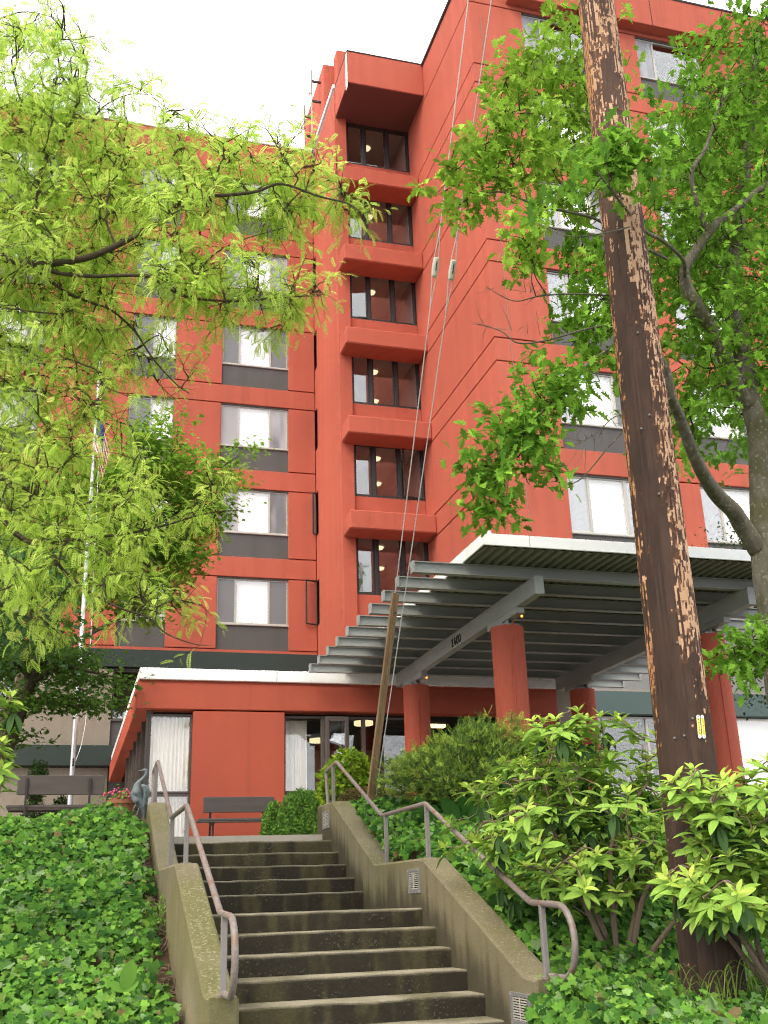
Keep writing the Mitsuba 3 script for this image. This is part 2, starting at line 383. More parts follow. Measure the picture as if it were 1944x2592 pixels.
# ------------------------------------------------------------------ the apartment building
B = thing('apartment_building', 'brick red stucco apartment block with grey window panels and a glazed stair tower', 'building')
def P(name, mesh, m, **kw): return part(B, name, mesh, m, **kw)

def window_y(name, x0, x1, y, zs, zt, splits, kinds, frame='alu_frame', glass='window_glass', sill=True, depth=.09):
    """A window in a wall that faces -y: frame, panes, what hangs behind each pane, and the sill."""
    f, xs = .035, [x0 + (x1 - x0) * s for s in splits]
    ms = [cbox(x0, x1, y, y + depth, zt - f, zt, .006), cbox(x0, x1, y, y + depth, zs, zs + f, .006)]
    for i, x in enumerate(xs):
        w = f if i in (0, len(xs) - 1) else .055
        a = x if i == 0 else (x - w if i == len(xs) - 1 else x - w / 2)
        ms.append(cbox(a, a + w, y - .004, y + depth + .004, zs + f, zt - f, .006))
    W = P(name, cat(ms), frame)
    for i, kd in enumerate(kinds):
        a, b = xs[i] + .03, xs[i + 1] - .03
        c, d = zs + f, zt - f
        if kd == 'screen':
            part(W, 'screen', box(a, b, y + .02, y + .026, c, d), SCREENS[int(meshkit.noise(np.array([[a * 7.7, zs * 3.3, y]]))[0] * 7) % 7])
        else:
            part(W, 'pane', trimesh.Trimesh([[a, y + .03, c], [b, y + .03, c], [b, y + .03, d], [a, y + .03, d]], [[0, 1, 2], [0, 2, 3]], process=False), glass)
            if kd == 'white': part(W, 'roller_blind', box(a - .02, b + .02, y + .13, y + .14, c - .02, d + .02), 'blind_white')
            if kd == 'slats':
                part(W, 'venetian_blind', cat([box(a, b, y + .075, y + .10, z, z + .007) for z in np.arange(c, d, .028)] + [box(a, b, y + .10, y + .104, c, d)]), 'blind_slat_dark' if zs < 3 else 'blind_slat', kind='stuff')
            if kd == 'curtain': part(W, 'curtain', curtain(a, b, y + .16, c, d), 'curtain_cloth', True)
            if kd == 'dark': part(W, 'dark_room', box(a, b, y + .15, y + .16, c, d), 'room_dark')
    if sill: part(W, 'sill', cbox(x0 - .02, x1 + .02, y - .06, y + .03, zs - .05, zs - .003, .008), frame)
    return W
SCREENS = ['insect_screen'] * 3 + ['insect_screen_dark', 'insect_screen', 'insect_screen_pale', 'insect_screen']
def curtain(x0, x1, y, z0, z1, n=60, gather=.0, amp=.035):
    u = np.linspace(0, 1, n); zz = np.linspace(0, 1, 9); v = []
    for t in zz:
        s = 1 - gather * (1 - (2 * t - 1) ** 2 * .4) * (t < 1)
        x = x0 + (x1 - x0) * (1 - s * (1 - u)) if gather else x0 + (x1 - x0) * u
        v.append(np.column_stack([x, y + amp * np.sin(u * 62 + 1.3 * np.sin(u * 9)) + .012 * np.sin(u * 151), u * 0 + z0 + (z1 - z0) * t]))
    v = np.vstack(v); i, j = np.meshgrid(np.arange(8), np.arange(n - 1), indexing='ij'); a = i * n + j
    return (v, np.stack([a, a + 1, a + n + 1, a + n], -1).reshape(-1, 4))

# the left wing: wall at y = 28
YL = 28.0
P('left_wing', box(-32, 6.31, YL + .30, 44, -1.7, 23.2), 'red_stucco')
COLS = [(3.54, 5.52, 3), (.93, 2.20, 2), (-3.40, -1.45, 3), (-6.1, -4.8, 2)]
PIERS = [(5.52, 6.315), (2.20, 3.54), (-1.45, .93), (-4.8, -3.4), (-32, -6.1)]
LT = lambda r: 8.56 + 2.63 * r
for r in range(-1, 6):
    t, s, pb = LT(r), LT(r) - 1.30, LT(r) - 2.03
    red = 'red_stucco' if r >= 0 else 'beige_stucco'
    for a, b in PIERS:
        P('wall_panel', cbox(a, b, YL, YL + .31, pb + .015, t - .015, .008), red)
    top = LT(r + 1) - 2.03 if r < 5 else 23.2
    if r >= 0: P('wall_band', cbox(-32, 6.315, YL, YL + .31, t + .015, top - .015, .008), 'red_stucco')
    for a, b, n in COLS:
        P('spandrel_panel', box(a, b, YL + .07, YL + .31, pb - .015, s - .05), 'grey_panel')
        P('window_lintel', box(a, b, YL + .05, YL + .31, t - .03, t + .015), 'brown_frame')
        k = ('screen', 'white', 'screen') if n == 3 else ('screen', 'white')
        if r < 0: k = ('dark', 'dark', 'dark')[:n]
        window_y('window', a + .01, b - .01, YL + .08, s, t - .03, (0, .26, .73, 1) if n == 3 else (0, .5, 1), k, frame='alu_frame' if r >= 0 else 'brown_frame')
P('green_band', cbox(-32, 6.30, YL - .05, YL + .31, 5.97, 6.44, .01), 'green_band')
P('wall_band', box(-32, 6.30, YL, YL + .31, 6.45, 6.52), 'red_stucco')
P('green_band', cbox(-32, 1.45, YL - .25, YL + .31, 3.44, 3.94, .01), 'green_band')
P('lower_wall', box(-32, .93, YL + .02, YL + .31, -1, 3.42), 'beige_stucco')
P('lower_wall', box(.93, 6.3, YL + .06, YL + .31, -1, 3.42), 'grey_panel')
P('roof_coping', cbox(-32, 6.34, YL - .03, YL + .5, 23.2, 23.36, .02), 'white_paint')

# the stair tower
TW = [(7.38, 9.03), (10.05, 11.63), (12.74, 14.32), (15.38, 16.95), (18.02, 19.59), (20.63, 22.13)]
XT, YT, XW = 6.33, 25.0, 8.66
P('tower_side_wall', box(XT, XT + .22, YT + .3, 27.72, .8, 23.2), 'red_stucco')
P('tower_pier', cbox(XT, 6.69, YT, YT + .3, .8, 23.2, .012), 'red_stucco')
last = .8
for i, (b, t) in enumerate(TW):
    P('tower_spandrel', box(6.69, XW, YT + .12, YT + .32, last, b), 'red_stucco'); last = t
    P('side_wall_block', box(XT + .0, XT + .22, 27.72, 28.0, (.8 if i == 0 else LT(i - 1)), LT(i) - 1.30), 'red_stucco')
    P('side_slot_window', box(XT + .14, XT + .2, 27.72, 28.0, LT(i) - 1.30, LT(i)), 'bronze_frame')
    # window: frame, two mullions, three panes
    f = .07; y = YT + .14; xs = [6.70, 6.70 + 1.95 * .285, 6.70 + 1.95 * .655, XW]
    ms = [cbox(6.69, XW, y, y + .12, t - f, t, .008), cbox(6.69, XW, y, y + .12, b, b + f * .7, .008)]
    for j, x in enumerate(xs):
        w = .06 if j in (0, 3) else .10
        a = x if j == 0 else (x - w if j == 3 else x - w / 2)
        ms.append(cbox(a, a + w, y - .01, y + .13, b, t, .008))
    W = P('tower_window', cat(ms), 'bronze_frame')
    for j in range(3):
        a, c = xs[j] + .05, xs[j + 1] - .05
        rot = {(3, 0): 9, (1, 2): -16}.get((i, j), 0)          # two casements stand open
        m = trimesh.Trimesh([[a, y + .05, b + .06], [c, y + .05, b + .06], [c, y + .05, t - .07], [a, y + .05, t - .07]], [[0, 1, 2], [0, 2, 3]], process=False)
        fr = cat([cbox(a, c, y + .03, y + .07, b + .05, b + .09, .005), cbox(a, c, y + .03, y + .07, t - .11, t - .07, .005), cbox(a, a + .035, y + .03, y + .07, b + .05, t - .07, .005), cbox(c - .035, c, y + .03, y + .07, b + .05, t - .07, .005)])
        if rot:
            R_ = trimesh.transformations.rotation_matrix(math.radians(-rot), [0, 0, 1], [c if rot < -0 and j == 2 else a, y + .05, b])
            m.apply_transform(R_); fr.apply_transform(R_)
            part(W, 'open_casement', fr, 'bronze_frame')
        else:
            part(W, 'casement', fr, 'bronze_frame')
        part(W, 'pane', m, 'tower_glass')
    P('floor_slab', box(6.55, 8.62, YT + .32, 31, t + .03, t + .30), 'room_ceiling')
    for lx, ly in ((7.62, 26.1), (8.15, 27.9)):
        L = P('ceiling_lamp', cyl(lx, ly, t - .02, t + .03, .15), 'lamp_glass', smooth=40)
        d = mikit.ply(cyl(lx, ly, t - .075, t - .02, .10, .125), None, smooth=40)
        d['bsdf'] = {'type': 'ref', 'id': 'lamp_glass'}; d['emitter'] = {'type': 'area', 'radiance': {'type': 'rgb', 'value': [.115, .10, .062]}}
        part(L, 'lit_diffuser', d, None)
    if i < 5:
        P('hood_beam', cbox(6.36, XW - .004, 24.3, YT + .1, LT(i) + .30, LT(i) + .80, .03), 'red_stucco')
P('tower_back_wall', box(6.55, 8.62, 30.8, 31, .8, 23.2), 'room_wall')
P('tower_inner_wall', box(8.60, 8.655, YT + .32, 31, .8, 23.2), 'room_wall')
P('tower_left_lining', box(6.55, 6.58, YT + .32, 31, .8, 22.1), 'room_wall')
P('tower_roof', box(XT, XW, YT, 40, 23.0, 23.2), 'grey_wall')
P('roof_box', cbox(6.36, XW - .003, 23.5, YT + .32, 22.13, 23.25, .012), 'red_stucco')
P('roof_box_soffit', box(6.37, XW - .006, 23.53, YT + .12, 22.115, 22.131), 'soffit_brown')  # thin sheet under the roof box, darker than the red around it
P('roof_box_coping', cbox(6.35, XW, 23.48, YT + .02, 23.25, 23.29, .01), 'grey_panel')
P('roof_coping', cbox(6.29, 6.50, YT + .0, 28.0, 23.2, 23.36, .02), 'white_paint')
P('side_corner_strip', box(6.345, 6.358, 23.5, 23.66, 21.95, 23.2), 'white_paint')  # narrow white strip down the corner of the roof box
# the two casements that stand open in the tower's side
for r, op in ((0, .34), (1, .13)):
    z0, z1 = LT(r) - 1.27, LT(r) - .03
    x0, x1, y0, y1 = XT - .02, XT - op, 27.97, 27.97 - .10
    bars = [tube([[x0, y0, z0], [x1, y1, z0]], .022, 4), tube([[x0, y0, z1], [x1, y1, z1]], .022, 4), tube([[x1, y1, z0], [x1, y1, z1]], .024, 4), tube([[x0, y0, z0], [x0, y0, z1]], .022, 4)]
    W = P('side_casement', cat(bars), 'bronze_frame')
    part(W, 'pane', trimesh.Trimesh([[x0, y0, z0], [x1, y1, z0], [x1, y1, z1], [x0, y0, z1]], [[0, 1, 2], [0, 2, 3]], process=False), 'lobby_glass')
# roof penthouse
P('penthouse', cbox(6.42, 8.6, 26.7, 29.6, 23.2, 25.7, .02), 'red_stucco')
P('penthouse', cbox(6.75, 7.6, 26.2, 26.65, 23.2, 25.9, .02), 'red_stucco')

# the right wing: side wall x = 8.66, front y = 19.75
YW = 19.75
WT = lambda r: 8.82 + 2.63 * r
P('right_wing', cat([box(8.70, 40, YW + .30, 44, -1, 23.2)]), 'red_stucco')
WC = [(10.13, 12.12), (13.47, 15.46), (18.4, 20.4), (22.4, 24.4)]
WP = [(8.66, 10.13), (12.12, 13.47), (15.46, 18.4), (20.4, 22.4), (24.4, 40)]
for r in range(-1, 6):
    t, s, pb = WT(r), WT(r) - 1.36, WT(r) - 2.03
    top = WT(r + 1) - 2.03 if r < 5 else 23.2
    if r >= 0:
        P('wall_band', cbox(8.66, 8.74, YW + .31, YT + .11, t + .015, top - .015, .008), 'red_stucco')
        P('wall_panel', cbox(8.66, 8.74, YW + .31, YT + .11, pb + .015, t - .015, .008), 'red_stucco')
        P('wall_band', cbox(8.66, 40, YW, YW + .31, t + .015, top - .015, .008), 'red_stucco')
        for a, b in WP:
            P('wall_panel', cbox(a, b, YW, YW + .31, pb + .015, t - .015, .008), 'red_stucco')
        for a, b in WC:
            P('spandrel_panel', box(a, b, YW + .07, YW + .31, pb - .015, s - .05), 'grey_panel')
            P('window_lintel', box(a, b, YW + .05, YW + .31, t - .03, t + .015), 'brown_frame')
            window_y('window', a + .01, b - .01, YW + .08, s, t - .03, (0, .27, .73, 1), ('slats', 'white', 'slats' if r == 0 else 'screen') if r < 5 else ('screen', 'dark', 'dark'))
P('side_wall_base', box(8.66, 8.74, YW + .31, YT + .11, .8, WT(0) - 2.03), 'red_stucco')
P('grey_base_wall', box(8.66, 40, YW, YW + .31, 4.0, WT(0) - 2.05), 'grey_wall')
P('pale_trim', box(10.0, 40, YW - .03, YW, 3.98, 4.01), 'beige_stucco')
P('green_band', cbox(10.0, 40, YW - .06, YW + .31, 3.50, 3.975, .01), 'green_band_light')
P('grey_base_wall', box(10.0, 40, YW + .12, YW + .31, .8, 1.9), 'grey_wall')
for a, b, k in ((10.2, 12.6, ('slats', 'slats')), (13.55, 15.9, ('white', 'slats')), (16.4, 18.4, ('white', 'slats'))):
    window_y('window', a, b, YW + .1, 1.95, 3.48, (0, .52, 1), k, glass='lobby_glass')
for a, b in ((10.0, 10.2), (12.6, 13.55), (15.9, 16.4), (18.4, 40)):
    P('grey_base_wall', box(a, b, YW + .08, YW + .31, 1.9, 3.5), 'grey_wall')
P('parapet', cbox(9.7, 40, 19.45, YW + .3, 22.12, 23.2, .012), 'red_stucco')
P('parapet_joint', box(13.86, 13.88, 19.446, 19.452, 22.13, 23.19), 'dark_soffit')
P('parapet_joint', box(17.5, 17.52, 19.446, 19.452, 22.13, 23.19), 'dark_soffit')
P('roof_coping', cbox(8.62, 40, 19.42, YW + .4, 23.2, 23.26, .015), 'grey_panel')
P('roof_coping', cbox(8.60, 8.9, YW + .4, 40, 23.2, 23.26, .015), 'grey_panel')
# thin pale cable that runs down the wing's face
P('wall_cable', tube(smooth_path([[8.95, YW - .012, 21.5], [8.99, YW - .015, 16], [9.05, YW - .012, 12], [9.12, YW - .012, 8.6], [9.14, YW - .012, 4.2]], 8), .006, 5), 'beige_stucco')
# arched letters fixed to the wing's side wall above the canopy
for ch, y, z, a in (('L', 22.35, 6.80, 0.42), ('I', 22.02, 6.97, 0.36), ('S', 21.83, 7.04, 0.30), ('O', 21.47, 7.14, 0.22), ('N', 21.08, 7.22, 0.14)):
    m = meshkit.text_mesh(ch, .42, .07, bold=True)
    m.apply_transform(trimesh.transformations.rotation_matrix(a, [0, 0, 1]))
    v = m.vertices
    P('sign_letter', trimesh.Trimesh(np.stack([8.655 - v[:, 2], y - v[:, 0], z + v[:, 1]], 1), m.faces, process=False), 'white_paint')

# the lobby: a low block in front, wall at y = 17.3
YB = 17.3
P('lobby_fascia', cbox(.985, XW - .05, YB - .05, YB + .12, 3.50, 3.685, .006), 'white_paint')
P('lobby_fascia', cbox(.985, 1.10, YB + .125, 27.7, 3.50, 3.685, .006), 'white_paint')
P('fascia_joint', box(5.0 - .003, 5.0 + .003, YB - .052, YB - .04, 3.505, 3.68), 'dark_soffit')
P('fascia_joint', box(3.20, 3.207, YB - .052, YB - .04, 3.505, 3.68), 'dark_soffit')
P('lobby_roof', box(1.1, XW, YB + .12, 27.9, 3.52, 3.62), 'grey_wall')
P('lobby_parapet', cbox(.955, 8.24, YB - .012, YB + .3, 3.03, 3.455, .012), 'red_plain')
P('lobby_parapet', cbox(.955, 1.25, YB + .305, 27.7, 3.03, 3.455, .012), 'red_plain')
P('lobby_trim', box(.97, 8.24, YB + .01, YB + .3, 3.457, 3.498), 'red_plain')
P('lobby_ceiling', box(1.255, 8.60, YB + .305, 27.7, 3.05, 3.2), 'room_dark')
P('lobby_wall_panel', cbox(1.857, 3.344, YB, YB + .25, .835, 3.01, .01), 'red_plain')
P('lobby_floor', box(1.1, 8.6, YB + .1, 27.7, .832, .842), 'room_dark')
P('lobby_back_wall', box(1.2, 8.6, 22.0, 22.2, .84, 3.05), 'room_wall')
P('lobby_side_wall', box(3.9, 4.1, 19.4, 21.9, .84, 3.05), 'room_wall')
def lobby_window(x0, x1, kinds, splits, low=True):
    W = window_y('lobby_window', x0, x1, YB + .10, 1.73, 2.97, splits, kinds, frame='brown_frame', glass='lobby_glass', sill=False)
    window_y('lobby_window', x0, x1, YB + .10, .845, 1.725, splits, tuple('curtain' if k == 'curtain' else 'clear' for k in kinds), frame='brown_frame', glass='lobby_glass', sill=False)
    return W
lobby_window(1.13, 1.857, ('curtain',), (0, 1))
lobby_window(3.344, 5.55, ('clear', 'clear', 'clear', 'clear'), (0, .30, .47, .62, 1))
W = P('entrance_curtain', curtain(3.42, 3.78, YB + .34, .9, 2.93, 24), 'curtain_cloth', smooth=True)
W = P('lobby_casement', cat([cbox(4.03, 4.09, YB - .03, YB + .09, 1.2, 2.95, .006), cbox(4.36, 4.42, YB - .03, YB + .09, 1.2, 2.95, .006), cbox(4.09, 4.36, YB - .03, YB + .09, 2.87, 2.95, .006), cbox(4.09, 4.36, YB - .03, YB + .09, 1.2, 1.28, .006)]), 'brown_frame')
part(W, 'pane', box(4.09, 4.36, YB + .01, YB + .016, 1.28, 2.87), 'lobby_glass')
# the lobby's glazed left side
for y in np.arange(YB + .12, 24, 1.15):
    W = P('side_window', cat([box(1.13, 1.21, y, y + .07, .84, 3.03), box(1.13, 1.21, y + .07, y + 1.15, 1.70, 1.76), box(1.13, 1.21, y + .07, y + 1.15, .84, .9)]), 'brown_frame')
    part(W, 'pane', trimesh.Trimesh([[1.17, y + .07, .9], [1.17, y + 1.15, .9], [1.17, y + 1.15, 3.03], [1.17, y + .07, 3.03]], [[0, 1, 2], [0, 2, 3]], process=False), 'lobby_glass')
P('entrance_wall', box(7.62, 8.235, YB + .02, YB + .3, .835, 3.03), 'red_plain')
P('entrance_pillar', cbox(8.24, 8.78, YB, YB + .4, .835, 3.74, .01), 'beige_stucco')
P('entrance_door', cat([box(5.6, 5.68, 20, 20.1, .84, 3.0), box(6.6, 6.68, 20, 20.1, .84, 3.0), box(7.55, 7.62, 20, 20.1, .84, 3.0), box(5.68, 7.55, 20, 20.1, 2.5, 2.6)]), 'bronze_frame')
def lit(name, mesh, val):
    L = P(name, mesh, None); scene[L]['bsdf'] = {'type': 'ref', 'id': 'lamp_glass'}; scene[L]['emitter'] = {'type': 'area', 'radiance': {'type': 'rgb', 'value': val}}
lit('entrance_lamp', cbox(6.1, 6.55, 18.45, 18.6, 2.99, 3.045, .01), [.22, .16, .07])
lit('lobby_lamp', cyl(4.95, 18.3, 2.98, 3.045, .17), [.10, .085, .045])
lit('lobby_lamp', cyl(4.6, 20.4, 2.98, 3.045, .17), [.10, .085, .045])

# ------------------------------------------------------------------ roof antennas
for i, (x, y, h, lab) in enumerate(((6.12, 27.1, 25.75, 'pale roof antenna panel nearest the stair tower roof edge'), (6.2, 28.6, 25.6, 'pale roof antenna panel behind the nearer one'), (6.0, 30.5, 25.3, 'low roof antenna farthest from the tower'))):
    A = thing('roof_antenna', lab, 'antenna', 'antennas along the roof penthouse')
    part(A, 'mast', cyl(x, y, 23.2, h, .025, n=8), 'alu_frame')
    part(A, 'panel', cbox(x - .10, x - .03, y - .07, y + .07, h - 1.0, h, .01), 'white_paint')
    part(A, 'bracket', box(x, 6.42, y - .03, y + .03, h - .5, h - .44), 'bronze_frame')
    part(A, 'bracket', box(x, 6.42, y - .03, y + .03, h - 1.3, h - 1.24), 'bronze_frame')

# ------------------------------------------------------------------ the entrance canopy
C = thing('entrance_canopy', 'grey steel entrance canopy with a white fascia, open joists and round red columns', 'canopy')
def C_(name, mesh, m, **kw): return part(C, name, mesh, m, **kw)
XL, XR, ZJ = 3.685, 9.75, 3.75
for i in range(11):
    y = 11.26 + .6263 * i; h = .138
    j = cat([box(XL + .03, XR - .03, y + .042, y + .052, ZJ - h + .008, ZJ - .008), box(XL + .03, XR - .03, y, y + .094, ZJ - .012, ZJ - .002),
             box(XL + .03, XR - .03, y, y + .094, ZJ - h, ZJ - h + .012)])
    J = C_('joist', j, 'steel_grey')
    part(J, 'end_plate', cbox(XL, XL + .028, y - .003, y + .097, ZJ - h - .003, ZJ, .003), 'steel_grey')
    part(J, 'end_plate', cbox(XR - .028, XR, y - .003, y + .097, ZJ - h - .003, ZJ, .003), 'steel_grey')
for x in (5.215, 8.125):
    y0, y1, z0, z1 = 11.14, 16.93, 3.39, 3.607
    b = cat([box(x - .006, x + .006, y0 + .012, y1, z0 + .013, z1 - .013), box(x - .055, x + .055, y0 + .012, y1, z0, z0 + .013), box(x - .055, x + .055, y0 + .012, y1, z1 - .013, z1),
             box(x - .05, x - .045, y0 + .012, y1, z0 + .012, z1 - .012), box(x + .045, x + .05, y0 + .012, y1, z0 + .012, z1 - .012)])
    K = C_('beam', b, 'steel_grey')
    part(K, 'end_plate', cbox(x - .06, x + .06, y0, y0 + .012, z0 - .004, z1 + .004, .002), 'steel_grey')
    for yc in (12.24, 16.08):
        part(K, 'bearing', cat([box(x - .05, x + .05, yc - .5, yc + .5, 3.31, 3.388), box(x - .035, x - .025, yc - .16, yc - .05, 3.24, 3.31), box(x + .025, x + .035, yc - .16, yc - .05, 3.24, 3.31), box(x - .12, x + .12, yc - .16, yc + .16, 3.24, 3.262), box(x - .03, x + .03, yc + .02, yc + .12, 3.24, 3.31)]), 'steel_grey')
        col = C_('column', cyl(x + .015, yc, .8, 3.24, .207, n=48), 'red_plain', smooth=40)
        part(col, 'base_ring', cyl(x + .015, yc, .82, .90, .222, n=48), 'red_plain', smooth=40)
        part(col, 'conduit', tube([[x - .03, yc - .205, .8], [x - .03, yc - .212, 2.95], [x + .03, yc - .205, 3.12], [x + .03, yc - .17, 3.30]], .009, 6), 'red_plain')
        if x < 6:
            L = C_('warning_lamp', cbox(x + .10, x + .13, yc - .28, yc - .25, 3.32, 3.35, .008), None)
            scene[L]['bsdf'] = {'type': 'ref', 'id': 'lamp_glass'}; scene[L]['emitter'] = {'type': 'area', 'radiance': {'type': 'rgb', 'value': [.32, .075, .004]}}
# ribbed deck over the joists
xs, zs, p = [], [], .118
for k in range(int((9.05 - 4.34) / p)):
    x = 4.34 + k * p
    xs += [x, x + .045, x + .06, x + .103]; zs += [ZJ + .002, ZJ + .002, ZJ + .045, ZJ + .045]
xs, zs = np.array(xs), np.array(zs); n = len(xs)
v = np.vstack([np.column_stack([xs, np.full(n, y), zs]) for y in (10.62, 18.2)])
i = np.arange(n - 1)
C_('deck', (v, np.stack([i, i + 1, i + 1 + n, i + n], 1)), 'deck_metal')
C_('roof_membrane', box(4.33, 9.05, 10.61, 18.2, ZJ + .05, ZJ + .10), 'grey_wall')
C_('fascia', cbox(4.312, 9.07, 10.585, 10.61, ZJ + .012, 3.90, .004), 'white_paint')
C_('fascia', cbox(4.312, 4.335, 10.612, 18.2, ZJ + .012, 3.90, .004), 'white_paint')
C_('fascia', cbox(9.05, 9.07, 10.612, 18.2, ZJ + .012, 3.90, .004), 'white_paint')
C_('fascia_joint', box(4.88, 4.884, 10.5835, 10.59, ZJ + .015, 3.897), 'dark_soffit')
for j, ch in enumerate('1400'):
    m = meshkit.text_mesh(ch, .112, .006, bold=True); v = m.vertices
    C_('house_number', trimesh.Trimesh(np.stack([5.164 - v[:, 2], 14.14 - j * .10 - v[:, 0], 3.425 + v[:, 1]], 1), m.faces, process=False), 'ink')

# ------------------------------------------------------------------ the steps and their walls
S = thing('concrete_steps', 'mossy concrete steps climbing in two flights to the patio', 'steps')
XA, XB, HS, DS = 1.085, 3.052, .15, .354
def step_mesh(y0, y1, z1, z0):
    """One step with a rounded, slightly worn nosing."""
    n = 26; xs = np.linspace(XA, XB, n); prof = []
    rr = .028
    for a in np.linspace(-90, 0, 6): pass
    pts = [(y1, z1), (y0 + rr, z1)] + [(y0 + rr - rr * math.sin(a), z1 - rr + rr * math.cos(a)) for a in np.radians([22, 45, 68, 90])] + [(y0 + .012, z0)]
    P_ = np.array(pts); m = len(P_); V = []
    for x in xs:
        w = .010 * (meshkit.noise(np.array([[x * 4.2, z1 * 31, 1.0]]))[0] - .5) + .008 * (meshkit.noise(np.array([[x * 13, z1 * 31, 5.0]]))[0] - .5)
        q = P_.copy(); q[1:6, 1] += w; q[2:6, 0] += w * 1.2
        V.append(np.column_stack([np.full(m, x), q]))
    V = np.vstack(V); i, j = np.meshgrid(np.arange(n - 1), np.arange(m - 1), indexing='ij'); a = i * m + j
    return (V, np.stack([a, a + 1, a + m + 1, a + m], -1).reshape(-1, 4)[:, ::-1])
ys = [12.87 - DS * k for k in range(5)] + [9.46 - DS * k for k in range(11)]
zs_ = [.735 - HS * k for k in range(5)] + [-.042 - HS * k for k in range(11)]
for k in range(16):
    back = 13.36 if k == 0 else ys[k - 1] + .03
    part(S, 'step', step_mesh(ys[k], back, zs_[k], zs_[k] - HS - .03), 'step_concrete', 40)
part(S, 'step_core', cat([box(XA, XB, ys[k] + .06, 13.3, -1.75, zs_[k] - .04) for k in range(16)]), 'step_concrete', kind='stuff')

def cheek(x0, x1, lab):
    top = [(13.62, 1.19), (12.80, 1.175), (10.99, .385), (9.41, .372), (7.30, -.485), (7.09, -.50)]
    poly = top + [(7.09, -1.75), (13.62, -1.75)]
    k = thing('cheek_wall', lab, 'wall', 'cheek walls of the steps')
    # chamfered top: the outline in three slices
    ins = [(y, z - .022) for y, z in top] + [(7.10, -1.75), (13.60, -1.75)]
    m = []
    c = .018
    from shapely.geometry import Polygon
    inner = Polygon(poly).buffer(-c, join_style=2)
    A, Bv = list(Polygon(poly).exterior.coords)[:-1], list(inner.exterior.coords)[:-1]
    # match the two outlines corner by corner
    Bv = [min(Bv, key=lambda q: (q[0] - a[0]) ** 2 + (q[1] - a[1]) ** 2) for a in A]
    rings = [(x0, Bv), (x0 + c, A), (x1 - c, A), (x1, Bv)]
    V = np.array([[x, y, z] for x, r in rings for y, z in r]); n = len(A); F = []
    for r in range(3):
        for i in range(n):
            a, b = r * n + i, r * n + (i + 1) % n
            F += [[a, b, b + n], [a, b + n, a + n]]
    import mapbox_earcut
    tri = mapbox_earcut.triangulate_float64(np.array(A), np.array([n], np.uint32)).reshape(-1, 3)
    F += [list(t) for t in tri] + [list(t[::-1] + 3 * n) for t in tri]
    mesh = trimesh.Trimesh(V, F, process=False); trimesh.repair.fix_normals(mesh)
    part(k, 'wall', mesh, 'mossy_concrete')
    return k
CWL = cheek(.893, 1.092, 'mossy concrete cheek wall left of the steps, next to the ivy bank')
CWR = cheek(3.05, 3.282, 'mossy concrete cheek wall right of the steps with three step lights')
def step_light(y, z, lab):
    k = thing('step_light', lab, 'step light', 'louvred step lights in the right cheek wall')
    x = 3.05; w, h = .175, .105
    part(k, 'plate', cat([cbox(x - .010, x + .004, y - w, y - w + .05, z - h, z + h, .003), cbox(x - .010, x + .004, y + w - .05, y + w, z - h, z + h, .003),
                          cbox(x - .010, x + .004, y - w + .05, y + w - .05, z + h - .028, z + h, .003), cbox(x - .010, x + .004, y - w + .05, y + w - .05, z - h, z - h + .034, .003)]), 'vent_steel')
    part(k, 'back', box(x - .003, x - .001, y - w + .05, y + w - .05, z - h + .034, z + h - .028), 'room_dark')
    for zz in np.linspace(z - h + .042, z + h - .036, 9):
        m = box(x - .009, x - .003, y - w + .05, y + w - .05, zz - .004, zz + .004)
        part(k, 'slat', m, 'vent_slat')
    part(k, 'bar', box(x - .011, x - .008, y - .006, y + .006, z - h + .034, z + h - .028), 'vent_slat')
    for a in (-1, 1):
        for b in (-1, 1): part(k, 'screw', tube([[x - .010, y + a * (w - .02), z + b * (h - .015)], [x - .0125, y + a * (w - .02), z + b * (h - .015)]], .006, 8), 'vent_slat')
step_light(13.12, .985, 'louvred step light at the top of the right cheek wall, by the patio')
step_light(9.66, .185, 'louvred step light at the landing, in the middle of the right cheek wall')
step_light(7.37, -.70, 'louvred step light lowest down, near the front end of the right cheek wall')

def handrail(x, lab):
    k = thing('handrail', lab, 'handrail', 'pipe handrails on the cheek walls')
    def rnd(pts, r=.07, n=5):
        out = [np.array(pts[0], float)]
        for a, b, c in zip(pts[:-2], pts[1:-1], pts[2:]):
            a, b, c = map(np.array, (a, b, c)); d0 = min(r, np.linalg.norm(a - b) * .45); d1 = min(r, np.linalg.norm(c - b) * .45)
            p0, p1 = b + (a - b) / np.linalg.norm(a - b) * d0, b + (c - b) / np.linalg.norm(c - b) * d1
            out += [(1 - t) ** 2 * p0 + 2 * t * (1 - t) * b + t * t * p1 for t in np.linspace(0, 1, n)]
        return out + [np.array(pts[-1], float)]
    loop = [[x, 6.90 - .215 * math.sin(a), -.265 + .225 * math.cos(a)] for a in np.linspace(0, math.pi * .93, 14)]
    pts = rnd([[x, 13.50, 1.185], [x, 13.60, 1.62], [x, 13.02, 1.665], [x, 11.05, .865], [x, 9.60, .855], [x, 7.34, -.022], [x, 6.95, -.038]], .05) + loop[1:] + [np.array([x, 7.10, -.485])]
    part(k, 'rail', tube(pts, .0225, 12), 'rail_paint', 50)
    for y, zt, zb in ((13.20, 1.64, 1.18), (10.92, .86, .375), (9.57, .845, .370), (7.16, -.03, -.50)):
        part(k, 'post', cbox(x - .02, x + .02, y - .018, y + .018, zb, zt, .005), 'post_paint')
        part(k, 'foot_plate', cbox(x - .045, x + .045, y - .04, y + .04, zb - .004, zb + .012, .003), 'rail_paint')
handrail(1.0, 'brown pipe handrail with curled end on the left cheek wall')
handrail(3.165, 'brown pipe handrail with curled end on the right cheek wall')

